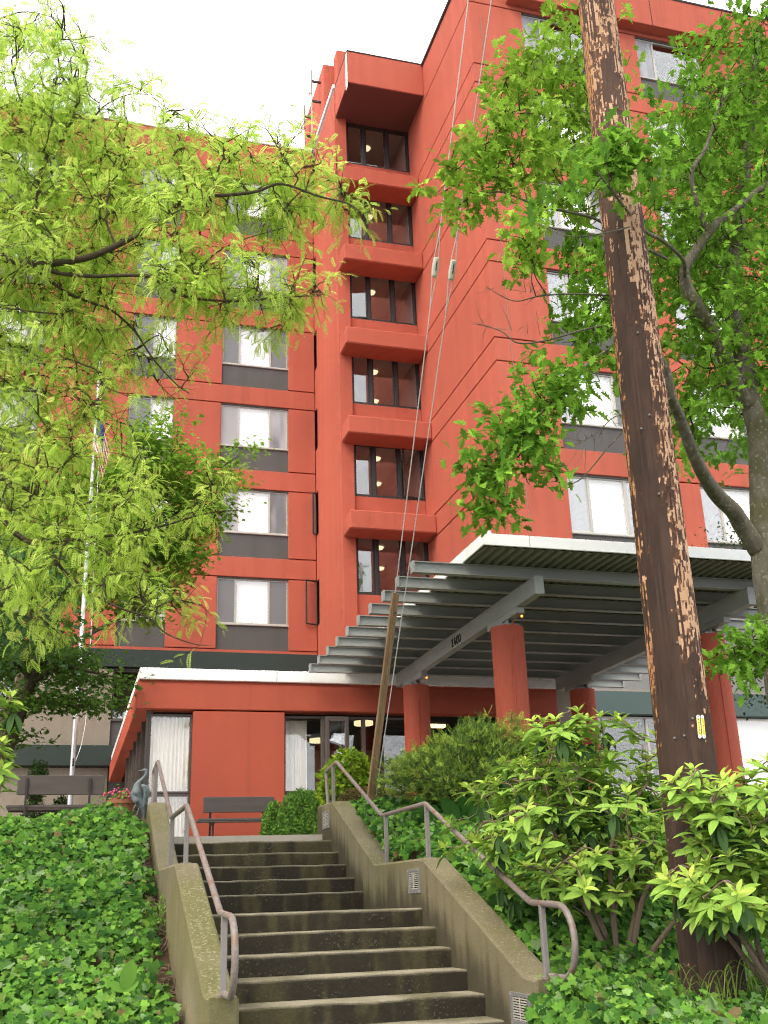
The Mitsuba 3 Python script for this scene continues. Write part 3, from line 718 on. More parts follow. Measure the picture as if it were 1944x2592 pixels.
# ------------------------------------------------------------------ benches, heron, flagpole
def bench(x0, x1, yf, back, lab, rear=False):
    """back: +1 the backrest lies farther from the street, -1 nearer."""
    k = thing('bench', lab, 'bench', 'brown slatted benches on the patio'); z = .83
    L = x1 - x0; xm = (x0 + x1) / 2; yb = yf + back * .42
    part(k, 'seat', cbox(x0, x1, min(yf, yb), max(yf, yb), z + .395, z + .43, .006), 'bench_paint')
    part(k, 'front_rail', cbox(x0 + .01, x1 - .01, *sorted((yf + back * .005, yf + back * .035)), z + .375, z + .394, .004), 'bench_paint')
    w = .02 if rear else .11
    part(k, 'backrest', cbox(x0 + w, x1 - w, *sorted((yb - back * .01, yb + back * .03)), z + .545, z + .775, .006), 'bench_paint')
    for xx in (x0 + .22, x1 - .28) if not rear else (x0 + .16, x1 - .16):
        part(k, 'leg', cat([cbox(xx - .014, xx + .014, *sorted((yb + back * .032, yb + back * .06)), z, z + .745, .004), cbox(xx - .016, xx + .016, min(yf, yb) + .03, max(yf, yb) - .01, z + .355, z + .374, .003),
                            cbox(xx - .014, xx + .014, *sorted((yf + back * .10, yf + back * .13)), z, z + .36, .004)]), 'bench_iron')
bench(1.87, 3.17, 16.25, 1, 'dark brown bench against the red lobby wall at the top of the steps')
bench(-.70, .54, 14.35, -1, 'dark brown bench seen from behind at the left edge, above the ivy')

def chain(pts, rad, seg=20):
    import manifold3d as m3
    sph = [m3.Manifold.sphere(r, seg).translate([float(c) for c in p]) for p, r in zip(pts, rad)]
    out = m3.Manifold()
    for a, b in zip(sph[:-1], sph[1:]): out = out + m3.Manifold.batch_hull([a, b])
    return out
def soft(man, edge=.012, it=8):
    m = man.refine_to_length(edge).to_mesh(); t = trimesh.Trimesh(m.vert_properties[:, :3], m.tri_verts)
    return trimesh.smoothing.filter_taubin(t, iterations=it)
HR = thing('heron_statue', 'grey metal heron statue with a long beak beside the left cheek wall', 'statue')
hy = 13.0
body = chain([(.845, hy, 1.565), (.868, hy, 1.555), (.872, hy, 1.53), (.858, hy, 1.495), (.820, hy, 1.452), (.785, hy, 1.415), (.768, hy, 1.370), (.775, hy, 1.31), (.800, hy + .02, 1.25), (.845, hy + .02, 1.17), (.872, hy + .02, 1.08), (.876, hy + .02, 1.03)],
             [.014, .021, .017, .016, .020, .028, .042, .060, .060, .048, .028, .012]) + chain([(.768, hy, 1.37), (.765, hy + .03, 1.29), (.775, hy, 1.22)], [.04, .062, .045])
part(HR, 'body', soft(body), 'heron_metal', True)
part(HR, 'beak', tube([[.85, hy, 1.562], [.81, hy, 1.555], [.768, hy, 1.551]], [.014, .008, .002], 8), 'heron_metal', True)
wing = chain([(.835, hy - .055, 1.375), (.872, hy - .06, 1.345), (.885, hy - .05, 1.29), (.872, hy - .03, 1.22), (.855, hy - .02, 1.14)], [.022, .036, .040, .026, .010])
part(HR, 'wing', soft(wing, .012), 'heron_metal', True)
for a in np.linspace(0, 1, 6):
    part(HR, 'feather', tube([[.838 + .05 * a, hy - .098 + .012 * a, 1.375 - .012 * a], [.862 + .045 * a, hy - .10 + .01 * a, 1.31 - .01 * a], [.866 + .03 * a, hy - .075, 1.235]], [.004, .006, .003], 5), 'heron_metal', True)
part(HR, 'leg', tube([[.775, hy, 1.20], [.735, hy - .03, 1.10], [.672, hy - .06, .98], [.66, hy - .06, .90]], .0055, 6), 'heron_metal', True)
part(HR, 'leg', tube([[.82, hy + .01, 1.18], [.79, hy - .02, 1.08], [.728, hy - .05, .95], [.715, hy - .05, .88]], .0055, 6), 'heron_metal', True)

FP = thing('flagpole', 'slender silver flagpole behind the left bench', 'flagpole')
part(FP, 'pole', cyl(.055, 20, .8, 10.78, .048, .032, 20), 'flagpole_alu', smooth=40)
part(FP, 'finial', trimesh.creation.icosphere(2, .05).apply_translation([.055, 20, 10.83]), 'flagpole_alu', True)
part(FP, 'halyard', tube(smooth_path([[.10, 19.95, 10.6], [.16, 19.94, 8], [.22, 19.94, 5], [.235, 19.94, 3.5], [.19, 19.94, 2.9], [.10, 19.95, 2.55]], 8), .006, 5), 'flag_white')
part(FP, 'cleat', cbox(.045, .075, 19.93, 19.955, 2.46, 2.60, .004), 'bronze_frame')
part(FP, 'base', cyl(.055, 20, .83, .90, .10, n=20), 'flagpole_alu', smooth=40)
FL = thing('flag', 'red white and blue striped flag hanging limp from the flagpole', 'flag')
def flag_pt(u, v):
    x = .10 + .30 * u ** .9 * (1 - .45 * v) - .05 * np.sin(7 * u + v) - .12 * np.clip(u - .6, 0, 1)
    z = 9.35 - .78 * v - 1.05 * u ** 1.1 + .07 * np.sin(6 * u + 2 * v)
    y = 19.95 + .12 * np.sin(13 * u + 2.2 * v) * np.minimum(1, 3 * u)
    return np.stack([x, y, z], -1)
def flag_patch(u0, u1, v0, v1, n=24, m=3):
    U, V = np.meshgrid(np.linspace(u0, u1, n), np.linspace(v0, v1, m)); p = flag_pt(U, V).reshape(-1, 3)
    i, j = np.meshgrid(np.arange(m - 1), np.arange(n - 1), indexing='ij'); a = i * n + j
    return (p, np.stack([a, a + 1, a + n + 1, a + n], -1).reshape(-1, 4))
for s in range(13):
    part(FL, 'stripe', flag_patch(.42 if s < 7 else 0, 1, s / 13, (s + 1) / 13), 'flag_red' if s % 2 == 0 else 'flag_white', True)
part(FL, 'canton', flag_patch(0, .42, 0, 7 / 13, 16, 8), 'flag_blue', True)

# ------------------------------------------------------------------ utility pole and its guys
PB_, PT_ = np.array([4.01, 6.5, -.85]), np.array([4.155, 6.5, 15.5])
UP = thing('utility_pole', 'weathered dark brown utility pole with pale splintered patches right of the steps', 'utility pole')
n, m = 240, 72
t = np.linspace(0, 1, n); a = np.arange(m) * 2 * np.pi / m
A, TT = np.meshgrid(a, t); zz = PB_[2] + (PT_[2] - PB_[2]) * TT
rad = .199 - .0052 * (zz + .6)
q = np.stack([np.cos(A) * 3.2, np.sin(A) * 3.2, zz * .8], -1)
rad = rad + .010 * (meshkit.fbm(q, 3) - .5) + .006 * (meshkit.noise(np.stack([np.cos(A) * 11, np.sin(A) * 11, zz * 1.6], -1)) - .5)
cx = PB_[0] + (PT_[0] - PB_[0]) * TT
v = np.stack([cx + rad * np.cos(A), PB_[1] + rad * np.sin(A), zz], -1).reshape(-1, 3)
i, j = np.meshgrid(np.arange(n - 1), np.arange(m), indexing='ij')
part(UP, 'shaft', (v, np.stack([i * m + j, i * m + (j + 1) % m, (i + 1) * m + (j + 1) % m, (i + 1) * m + j], -1).reshape(-1, 4)), 'pole_wood', True)
def on_pole(ang, z, out=0.0):
    r = .199 - .0052 * (z + .6) + out; c = PB_[0] + (PT_[0] - PB_[0]) * (z - PB_[2]) / (PT_[2] - PB_[2])
    return np.array([c + r * math.cos(ang), PB_[1] + r * math.sin(ang), z]), np.array([math.cos(ang), math.sin(ang), 0])
for ang, z in ((-2.05, 4.05), (-2.02, 5.3), (-1.98, 3.35), (-2.35, 3.25), (-1.98, 2.72), (-1.98, 1.62), (-2.45, .98), (-2.12, .99), (-1.78, 1.10), (-1.7, 6.2), (-1.9, 7.1)):
    p, d = on_pole(ang, z, -.004); part(UP, 'bolt', tube([p, p + d * .022], [.009, .007], 10), 'vent_steel', smooth=40)
def pole_tag(ang, text, lab):
    k = thing('pole_tag', lab, 'number tag', 'yellow number tags on the pole'); z = 1.045
    p, d = on_pole(ang, z, .012); side = np.array([-d[1], d[0], 0]); up = np.array([.05, 0, 1.0]); up /= np.linalg.norm(up)
    M = np.eye(4); M[:3, 0], M[:3, 1], M[:3, 2], M[:3, 3] = side, up, d, p
    from shapely.geometry import LineString
    pl = trimesh.creation.extrude_polygon(LineString([(0, -.066), (0, .066)]).buffer(.0125), .003, engine='earcut').apply_transform(M)
    part(k, 'plate', pl, 'tag_white')
    part(k, 'yellow_field', trimesh.creation.box([.0225, .112, .0015]).apply_translation([0, 0, .0036]).apply_transform(M), 'tag_yellow')
    for i, ch in enumerate(text):
        g = meshkit.text_mesh(ch, .0125, .001, bold=False); g.apply_translation([-g.bounds[:, 0].mean(), .040 - i * .0178, .0044]); part(k, 'digit', g.apply_transform(M), 'ink')
    for s in (-1, 1): part(k, 'nail', trimesh.creation.cylinder(.0022, .003, sections=8).apply_translation([0, s * .066, .004]).apply_transform(M), 'bronze_frame')
pole_tag(-1.60, 'A63154', 'left one of two narrow yellow number tags on the utility pole')
pole_tag(-1.44, '130723', 'right one of two narrow yellow number tags on the utility pole')
AN = np.array([3.36, 12.40, .86])
def guy(top, t_ins, lab, off):
    g = thing('guy_wire', lab, 'guy wire', 'steel guy wires of the utility pole')
    a = AN + np.array([off, 0, 0]); top = np.array(top); d = top - a; L = np.linalg.norm(d); u = d / L
    pi = a + d * t_ins; s = np.cross(u, [0, 1, 0]); s /= np.linalg.norm(s)
    part(g, 'lower_wire', tube([a, pi - u * .42, ], .0065, 6), 'wire_steel')
    part(g, 'upper_wire', tube([pi + u * .42, top], .0065, 6), 'wire_steel')
    for sg in (-1, 1):
        part(g, 'loop_end', cat([tube([pi + sg * u * .42, pi + sg * u * .12 + s * .027, pi - sg * u * .05 + s * .024], .006, 5), tube([pi + sg * u * .42, pi + sg * u * .12 - s * .027, pi - sg * u * .05 - s * .024], .006, 5)]), 'wire_steel')
        part(g, 'clamp', tube([pi + sg * u * .46, pi + sg * u * .36], .011, 6), 'wire_steel')
    I = part(g, 'strain_insulator', tube([pi - u * .115, pi - u * .10, pi - u * .04, pi + u * .04, pi + u * .10, pi + u * .115], [.020, .036, .040, .040, .036, .020], 8), 'porcelain', 30)
    part(I, 'groove', cat([tube([pi - u * .06 - np.array([0, .041, 0]), pi + u * .05 - np.array([0, .041, 0])], .008, 6)]), 'bronze_frame')
guy([4.10, 6.7, 14.75], .4335, 'guy wire with the left and lower of the two strain insulators', 0)
guy([4.10, 6.7, 12.6], .4925, 'guy wire with the right and higher of the two strain insulators', .06)
gd = np.array([4.10, 6.7, 14.75]) - AN; gu = gd / np.linalg.norm(gd)
GG = thing('guy_guard', 'weathered wooden guard strip round the foot of the left guy wire', 'guy guard')
def slat(o, w, dpt, t0, t1):
    s = np.array([.993, .117, 0]); w_ = np.cross(gu, s); a, b = AN + gd * t0 + o, AN + gd * t1 + o; V = []
    for p in (a, b):
        for q in ((-w, -dpt), (w, -dpt), (w, dpt), (-w, dpt)): V.append(p + s * q[0] + w_ * q[1])
    return trimesh.convex.convex_hull(np.array(V))
part(GG, 'board', slat(np.array([-.022, -.02, 0]), .017, .022, .012, .181), 'guard_wood')
part(GG, 'board', slat(np.array([.018, -.03, 0]), .020, .016, .008, .180), 'guard_wood')
part(GG, 'anchor_rod', tube([AN - gu * .3, AN + gu * .42], .022, 8), 'alu_frame')
part(GG, 'bolt', tube([AN + gd * .165 + [0.02, -.03, 0], AN + gd * .165 + [0.02, -.06, 0]], .012, 8), 'bronze_frame')

# ------------------------------------------------------------------ ivy on the banks
def ivy(side, x0, x1, y0, y1, n, lab, seed):
    rng = np.random.default_rng(seed)
    p = np.column_stack([rng.uniform(x0, x1, n), rng.uniform(y0, y1, n)])
    edge = np.abs(p[:, 0] - (.89 if side < 0 else 3.3))
    thin = meshkit.fbm(np.column_stack([p * 1.3, p[:, 0] * 0 + seed]), 3)
    keep = (rng.random(n) < np.clip(edge * 3.4 - .10, 0, 1)) if side < 0 else np.ones(n, bool)
    if side > 0: keep &= ~((p[:, 0] < 3.28) & (p[:, 1] > 7.06))
    keep &= ~((thin < (.36 if side < 0 else .22)) & (rng.random(n) < .7))
    p = p[keep]; n = len(p)
    e = .02; z = bank_z(side, p[:, 0], p[:, 1])
    nx = -(bank_z(side, p[:, 0] + e, p[:, 1]) - z) / e; ny = -(bank_z(side, p[:, 0], p[:, 1] + e) - z) / e
    nrm = unit(np.column_stack([nx, ny, np.ones(n)]))
    lift = .14 * meshkit.fbm(np.column_stack([p * 2.6, p[:, 0] * 0 + 9]), 3) + rng.random(n) ** 1.6 * .13
    pos = np.column_stack([p, z]) + nrm * lift[:, None]
    if side > 0:                                    # ivy that hangs over the cut edge beside the wall's end
        m_ = 900; pos[:m_] = np.column_stack([3.05 - rng.random(m_) * .07, rng.uniform(5.9, 7.07, m_), rng.uniform(-1.15, -.62, m_)]); nrm[:m_] = unit(np.array([-.8, -.5, .4]))
    up = unit(nrm * .7 + np.array([0, -.55, .35]) + rng.normal(size=(n, 3)) * .48)
    ax = unit(np.cross(up, rng.normal(size=(n, 3)))); ax = unit(ax + np.array([0, -.35, -.25]))
    M = frames(ax, up)
    size = (.036 + .058 * rng.random(n) ** 1.3) * (.8 + .5 * meshkit.noise(np.column_stack([p * .9, p[:, 0] * 0 + 4])))
    col = palette(n, [(.078, .195, .034), (.135, .30, .046), (.034, .098, .025), (.22, .41, .065), (.22, .33, .15), (.19, .14, .07)], [.27, .27, .23, .13, .08, .02], rng)
    mesh, C = scatter(IVY, pos, M, size, col, .16, rng)
    return struct('ivy', lab, mesh, 'leaf_gloss', 'stuff', 'ivy', smooth=False, color=C)
ivy(-1, -3.4, .87, 6.4, 13.15, 46000, 'dense green ivy covering the bank left of the steps', 3)
used.add('ivy')
def ivy2():
    k = ivy(1, 3.03, 8.0, 4.4, 12.9, 64000, 'dense green ivy covering the bank right of the steps, under the large shrub', 5)
ivy2()
# litter of dead stems in the bare strip beside the left wall
rng = np.random.default_rng(12); ms = []
for _ in range(420):
    x, y = .88 - abs(rng.normal()) * .16, rng.uniform(8, 12.9)
    z = float(bank_z(-1, np.array([x]), np.array([y]))[0]) + .015
    d = unit(rng.normal(size=3) * [1, 1, .35]) * rng.uniform(.05, .22)
    ms.append(tube([[x - d[0] / 2, y - d[1] / 2, z], [x, y, z + .02], [x + d[0] / 2, y + d[1] / 2, z + abs(d[2]) + .01]], .003, 4, False))
struct('dead_stems', 'brown dry stems and litter in the bare strip along the left cheek wall', cat(ms), 'rhodo_stem', 'stuff', 'litter')

# a big dock leaf that rises from the ivy low down on the left
DK = thing('dock_plant', 'large pale green dock leaf standing up out of the ivy at lower left', 'plant')
dk = rhodo_leaf(.25, .10); dv = dk[0] * np.array([1, 1.5, 1]); p0 = np.array((0.43,7.60,-0.47))
for (s, az, el) in ((.20, 1.05, 1.15), (.12, 2.6, .5), (.11, .2, .6)):
    ax = np.array([math.cos(az) * math.cos(el), -.25, math.sin(el)]); M = frames(unit(ax)[None], np.array([[.1, -1, .5]]))[0]
    part(DK, 'leaf', (dv @ (M * s).T + p0, dk[1]), 'leaf_gloss', True, color=np.tile([.14, .30, .05], (len(dv), 1)))

rng = np.random.default_rng(19)
for xd, lab in (((0.84,10.00,0.26), 'pale feathery weed standing in the ivy near the kink of the left cheek wall'), ((0.38,11.20,0.61), 'low feathery weed in the upper part of the left ivy bank'), ((-0.13,10.20,0.37), 'feathery weed in the ivy at the left edge of the bank')):
    W = thing('weed_tuft', lab, 'weed', 'weeds in the left ivy bank'); b = np.array(xd); b[2] = bank_z(-1, b[:1], b[1:2])[0]
    for _ in range(9):
        d = unit(rng.normal(size=3) * [.6, .6, .25] + [0, 0, .8]); L = rng.uniform(.18, .34); P_ = smooth_path([b, b + d * L * .5, b + d * L + [0, 0, -.03]], 4)
        part(W, 'stem', tube(P_, np.linspace(.003, .001, len(P_)), 4), 'leaf_soft', color=np.tile([.25, .38, .10], (len(P_) * 4 + 2, 1)))
        m = 22; t = rng.random(m); pos = b + d * L * (.3 + .7 * t[:, None]); ax = rng.normal(size=(m, 3)) + d * .8; nn_ = rng.normal(size=(m, 3)) * .5 + [0, -.3, 1]
        mesh, C = scatter(OVAL, pos, frames(ax, nn_), rng.uniform(.03, .06, m), palette(m, [(.22, .40, .08), (.34, .48, .14)], None, rng), .12, rng)
        part(W, 'leaves', mesh, 'leaf_soft', False, color=C, kind='stuff')

# ------------------------------------------------------------------ rhododendrons
def rhodo(root, tips, base, nleaf, seed, spread=.5, nparts=300, size=(.115, .165)):
    rng = np.random.default_rng(seed); tips = np.asarray(tips); base = np.asarray(base, float)
    stems, ms = [], []
    # a few main stems, then a twig to every tip
    for a in range(8):
        c = tips[rng.integers(len(tips))]; m = base + (c - base) * .45 + rng.normal(size=3) * .10 + [0, 0, .10]
        P_ = smooth_path([base + rng.normal(size=3) * [.035, .035, 0], m, base + (c - base) * .80], 6); stems.append(P_)
        ms.append(tube(P_, np.linspace(.026, .010, len(P_)), 7))
    tw, _ = twigs_to(stems, tips, rng, .02, .008)
    part(root, 'stems', cat(ms + tw), 'rhodo_stem', True)
    pos, ax, nr, sz, col = [], [], [], [], []
    for c in tips:
        g = unit(c - base + np.array([0, -.3, 1.1]) * .8 + rng.normal(size=3) * .35)
        a0 = unit(np.cross(g, rng.normal(size=3))); b0 = np.cross(g, a0)
        new = rng.random() < .80; ph = rng.random() * 6.28
        for layer in ((0, 1) if new else (1, 2)):
            k = rng.integers(4, 7) if layer == 0 else rng.integers(4, 8)
            for i in range(k):
                t = ph + layer * .5 + 6.283 * i / k + rng.normal() * .25
                r = a0 * math.cos(t) + b0 * math.sin(t)
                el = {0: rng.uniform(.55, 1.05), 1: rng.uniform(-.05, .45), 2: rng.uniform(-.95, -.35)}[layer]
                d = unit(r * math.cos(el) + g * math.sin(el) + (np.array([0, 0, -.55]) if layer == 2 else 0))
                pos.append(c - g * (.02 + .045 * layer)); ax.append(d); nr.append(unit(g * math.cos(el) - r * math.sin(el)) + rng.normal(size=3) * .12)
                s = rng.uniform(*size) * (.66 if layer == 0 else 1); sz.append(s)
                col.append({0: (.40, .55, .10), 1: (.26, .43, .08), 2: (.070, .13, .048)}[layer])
    pos, sz, col = np.array(pos), np.array(sz), np.array(col); M = frames(np.array(ax), np.array(nr)); col = col * (1 + .14 * rng.normal(size=(len(col), 1)))
    order = np.argsort(np.linalg.norm(pos, axis=1) / sz); pick = order[:nparts]
    kinds = np.argmin(np.abs(col[:, :1] - np.array([[.40, .26, .070]])), 1)
    plys = [mikit.ply(RHODO, ('leaf_new', 'leaf_mid', 'leaf_old')[j], smooth=True) for j in range(3)]
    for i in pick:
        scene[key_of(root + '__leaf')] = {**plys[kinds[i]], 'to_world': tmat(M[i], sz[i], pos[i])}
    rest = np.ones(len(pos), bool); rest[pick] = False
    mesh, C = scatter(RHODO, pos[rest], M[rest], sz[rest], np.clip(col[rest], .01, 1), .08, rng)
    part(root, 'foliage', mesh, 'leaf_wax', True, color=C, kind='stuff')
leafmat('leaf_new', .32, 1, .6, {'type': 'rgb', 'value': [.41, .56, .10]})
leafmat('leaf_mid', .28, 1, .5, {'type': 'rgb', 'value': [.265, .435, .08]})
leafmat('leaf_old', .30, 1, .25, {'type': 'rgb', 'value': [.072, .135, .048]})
rng = np.random.default_rng(21)
main = [(3.18,7.70,1.15), (3.37,7.70,1.32), (3.79,7.70,1.35), (4.17,7.70,1.35), (4.44,7.70,1.20), (4.59,7.70,0.94), (4.69,7.70,0.58), (4.72,7.70,0.24), (4.45,7.70,0.02), (4.27,7.70,0.18), (4.01,7.70,-0.05), (3.77,7.70,-0.15), (3.49,7.70,0.03), (3.23,7.70,0.12), (3.10,7.70,0.30), (2.95,7.70,0.47), (3.05,7.70,0.67), (3.05,7.70,0.87), (3.15,7.70,0.97)]
tips = np.vstack([sample_poly(main, 400, .50, rng)])
tips = tips[(np.linalg.norm(tips[:, :2] - [4.03, 6.5], axis=1) > np.where(tips[:, 2] > .80, .85, .33))]
RA = thing('rhododendron', 'large bright green rhododendron bush left of the utility pole', 'shrub')
rhodo(RA, tips, [3.92, 7.55, -.62], 7, 31)
front = [(3.57,6.00,0.76), (3.76,6.00,0.75), (3.93,6.00,0.56), (4.10,6.00,0.79), (4.31,6.00,0.82), (4.62,6.00,0.79), (4.43,6.00,-0.18), (4.00,6.00,-0.17), (3.83,6.00,-0.08), (3.63,6.00,-0.15), (3.47,6.00,0.08), (3.70,6.00,0.35)]
tips = sample_poly(front, 185, .22, rng); tips[:, 1] = np.minimum(tips[:, 1], 6.18); tips = tips[~((tips[:, 2] > .78) & (tips[:, 0] > 3.3) & (tips[:, 0] < 4.50))]
RB_ = thing('rhododendron', 'dark green rhododendron with drooping leaves in front of and right of the utility pole', 'shrub')
rhodo(RB_, tips, [4.35, 6.25, -.70], 7, 33, nparts=220)
left = [(-0.76,9.50,1.84), (-0.48,9.50,1.81), (-0.44,9.50,1.65), (-0.50,9.50,1.38), (-0.51,9.50,1.00), (-0.73,9.50,0.78)]
tips = np.vstack([sample_poly(left, 24, .18, rng), [(-0.47,9.40,1.70), (-0.53,9.40,1.75)]])
RC = thing('rhododendron', 'rhododendron twigs reaching in at the left edge above the bench', 'shrub')
rhodo(RC, tips, [-.95, 9.6, -.35], 7, 35, nparts=60, size=(.13, .18))

# grass tufts by the pole
GT = thing('grass_tuft', 'tuft of long pale grass blades between the rhododendron stem and the pole', 'grass')
rng = np.random.default_rng(41)
for k in range(46):
    b = np.array([4.0 + rng.normal() * .22, 6.55 + rng.normal() * .22 - .25, -.66]); d = unit(rng.normal(size=3) * [1, .8, 0] + [.25, -.3, .0]); L = rng.uniform(.18, .42)
    P_ = smooth_path([b, b + d * L * .25 + [0, 0, L * .65], b + d * L * .75 + [0, 0, L * .62], b + d * L * 1.15 + [0, 0, L * .30]], 4); s = np.cross(d, [0, 0, 1]) * .006
    w = np.linspace(1, .15, len(P_))[:, None]; v = np.vstack([P_ - s * w, P_ + s * w]); m = len(P_); i = np.arange(m - 1)
    part(GT, 'blade', (v, np.stack([i, i + 1, i + m + 1, i + m], 1)), 'leaf_soft', True, color=np.tile(np.array([.22, .32, .07]) * rng.uniform(.7, 1.2), (2 * m, 1)))

# ------------------------------------------------------------------ low shrubs by the building
def shrub(name, lab, catg, blobs, n, tmpl, size, cols, seed, matname='leaf_gloss', up=.6, group=None, dense=.45):
    """blobs: (centre, radii). Leaves spread through the outer part of each blob, twigs inside."""
    rng = np.random.default_rng(seed); k = thing(name, lab, catg, group); pos, out = [], []
    tot = sum(np.prod(r) ** (2 / 3) for _, r in blobs); tw = []
    for c, r in blobs:
        m = int(n * np.prod(r) ** (2 / 3) / tot); d = unit(rng.normal(size=(m, 3)))
        rr = (dense + (1 - dense) * rng.random(m) ** .6) * (.78 + .44 * meshkit.fbm(d * 2.6 + np.array(c) * 3, 3))
        pos.append(np.array(c) + d * np.array(r) * rr[:, None]); out.append(d)
        base = np.array(c) - [0, 0, r[2] * .9]
        for q in pos[-1][rng.choice(m, min(70, m))]: tw.append(tube([base + rng.normal(size=3) * .05, (base + q) / 2 + rng.normal(size=3) * .04, q], [.007, .005, .002], 4, False))
    part(k, 'stems', cat(tw), 'twig_bark', True, kind='stuff')
    pos, out = np.vstack(pos), np.vstack(out); m = len(pos)
    nr = unit(out + np.array([0, 0, up]) + rng.normal(size=(m, 3)) * .45); ax = unit(np.cross(nr, rng.normal(size=(m, 3))) + out * .5 + [0, 0, .2])
    mesh, C = scatter(tmpl, pos, frames(ax, nr), rng.uniform(*size, m), palette(m, cols, None, rng), .15, rng)
    part(k, 'foliage', mesh, matname, False, color=C, kind='stuff')
    return k
shrub('boxwood', 'clipped glossy dark green boxwood right of the bench', 'shrub', [((3.16, 15.2, 1.12), (.32, .34, .44)), ((3.42, 14.9, 1.12), (.26, .32, .42)), ((2.86, 15.6, 1.05), (.18, .25, .40))], 26000, OVAL, (.030, .05), [(.10, .22, .04), (.20, .37, .06), (.05, .12, .028)], 51)
shrub('hydrangea', 'bright yellow green leafy shrub behind the top of the right handrail', 'shrub', [((3.66, 14.3, 1.72), (.30, .25, .26)), ((3.46, 14.3, 1.5), (.25, .25, .3)), ((3.80, 14.3, 1.48), (.28, .25, .3))], 2600, OVAL, (.07, .12), [(.22, .36, .03), (.30, .42, .04), (.14, .26, .03)], 52, 'leaf_soft')
shrub('barberry', 'low reddish green shrub behind the right cheek wall', 'shrub', [((3.75, 13.7, 1.22), (.45, .25, .24)), ((4.1, 13.6, 1.15), (.35, .25, .2))], 7000, OVAL, (.025, .045), [(.14, .11, .05), (.09, .12, .03), (.20, .10, .07)], 53, 'leaf_soft')
def yew():
    rng = np.random.default_rng(54); k = thing('yew_shrub', 'spreading dark green yew shrub in front of the red columns', 'shrub')
    poly = [(3.47,11.60,1.31), (3.64,11.60,1.52), (3.97,11.60,1.56), (4.11,11.60,1.70), (4.37,11.60,1.81), (4.58,11.60,1.94), (4.74,11.60,1.78), (4.93,11.60,1.63), (5.21,11.60,1.52), (5.17,11.60,1.05), (4.49,11.60,1.01), (3.94,11.60,1.06), (3.62,11.60,1.16)]
    cl = sample_poly(poly, 620, .42, rng); base = np.array([4.55, 11.7, .9])
    main = [smooth_path([base, base + (c - base) * .5 + [0, 0, .08], base + (c - base) * .85], 5) for c in cl[:9]]
    tw, tp = twigs_to(main, cl, rng, .0, .008)
    part(k, 'stems', cat([tube(p, np.linspace(.03, .01, len(p)), 6) for p in main] + tw), 'twig_bark', True)
    pos, ax, nr, col = [], [], [], []
    for c in cl:
        for _ in range(9):
            d = unit(c - base + rng.normal(size=3) * .55 + [0, 0, .25]); L = rng.uniform(.07, .16); s = c + rng.normal(size=3) * .05
            nv = unit(np.cross(d, rng.normal(size=3)) + [0, 0, .8]); sd = np.cross(nv, d); b = rng.random() < .6
            for q in np.linspace(.1, 1, 9):
                for w in (-1, 1):
                    pos.append(s + d * L * q); ax.append(unit(d * .7 + sd * w)); nr.append(nv + rng.normal(size=3) * .2); col.append((.36, .50, .085) if (b and q > .30) else (.085, .16, .045))
    pos = np.array(pos); mesh, C = scatter(fan([(0, .04), (.5, .09), (1, 0), (.5, -.09), (0, -.04)]), pos, frames(np.array(ax), np.array(nr)), rng.uniform(.026, .042, len(pos)), np.array(col), .15, rng)
    part(k, 'foliage', mesh, 'leaf_gloss', False, color=C, kind='stuff')
yew()
FN = thing('hosta', 'clump of broad upright dark green leaves under the yew shrub', 'plant')
rng = np.random.default_rng(55)
for _ in range(34):
    b = np.array([4.12 + rng.normal() * .30, 11.1 + rng.normal() * .1, .78]); d = unit(rng.normal(size=3) * [.5, .35, 0] + [0, -.1, 1]); M = frames(d[None], np.array([[rng.normal() * .5, -1, .3]]))[0]
    dv = RHODO[0] * np.array([1, 1.6, 1.5]); part(FN, 'leaf', (dv @ (M * rng.uniform(.20, .32)).T + b, RHODO[1]), 'leaf_gloss', True, color=np.tile(np.array([.030, .085, .018]) * rng.uniform(.7, 1.5), (len(dv), 1)))
PT = thing('flower_pot', 'terracotta pot of pink flowers beside the heron statue', 'flower pot')
part(PT, 'pot', cat([cyl(.62, 13.3, .90, 1.20, .13, .16, 24), cyl(.62, 13.3, 1.20, 1.245, .175, .175, 24)]), 'terracotta', 40)
rng = np.random.default_rng(56); c = np.array([.62, 13.28, 1.30]) + rng.normal(size=(90, 3)) * [.075, .05, .035]
part(PT, 'blossom', cat([trimesh.creation.icosphere(1, rng.uniform(.010, .017)).apply_translation(q) for q in c]), 'flower_pink', True, kind='stuff')
q = np.array([.60, 13.28, 1.26]) + rng.normal(size=(160, 3)) * [.12, .08, .05]; d = rng.normal(size=(160, 3))
mesh, C = scatter(OVAL, q, frames(d, np.array([0, -.4, 1]) + rng.normal(size=(160, 3)) * .5), rng.uniform(.04, .07, 160), palette(160, [(.09, .2, .03), (.16, .3, .05)], None, rng), .15, rng)
part(PT, 'leaves', mesh, 'leaf_gloss', False, color=C, kind='stuff')
for i, (x, y, h) in enumerate(((-.62, 23.5, 3.1), (-.1, 23.8, 2.4))):
    shrub('cypress_shrub', ('narrow dark upright shrub behind the left bench, left of the flagpole', 'low dark upright shrub directly behind the flagpole foot')[i], 'shrub', [((x, y, 1.5), (.36, .3, .8)), ((x, y, h - .5), (.22, .2, .45))], 6000, OVAL, (.04, .08), [(.025, .06, .018), (.05, .10, .025)], 60 + i, dense=.3, group='dark upright shrubs behind the left bench')

# ------------------------------------------------------------------ trees
def limb_mesh(paths):
    """paths: (points, r0, r1). Returns one mesh and the smoothed centre lines."""
    ms, ls = [], []
    for pts, r0, r1 in paths:
        P_ = smooth_path(pts, 6); r = np.linspace(r0, r1, len(P_)) * (1 + .10 * (meshkit.noise(P_ * 6) - .5))
        ms.append(tube(P_, r, 10 if r0 > .03 else 6)); ls.append(P_)
    return ms, ls

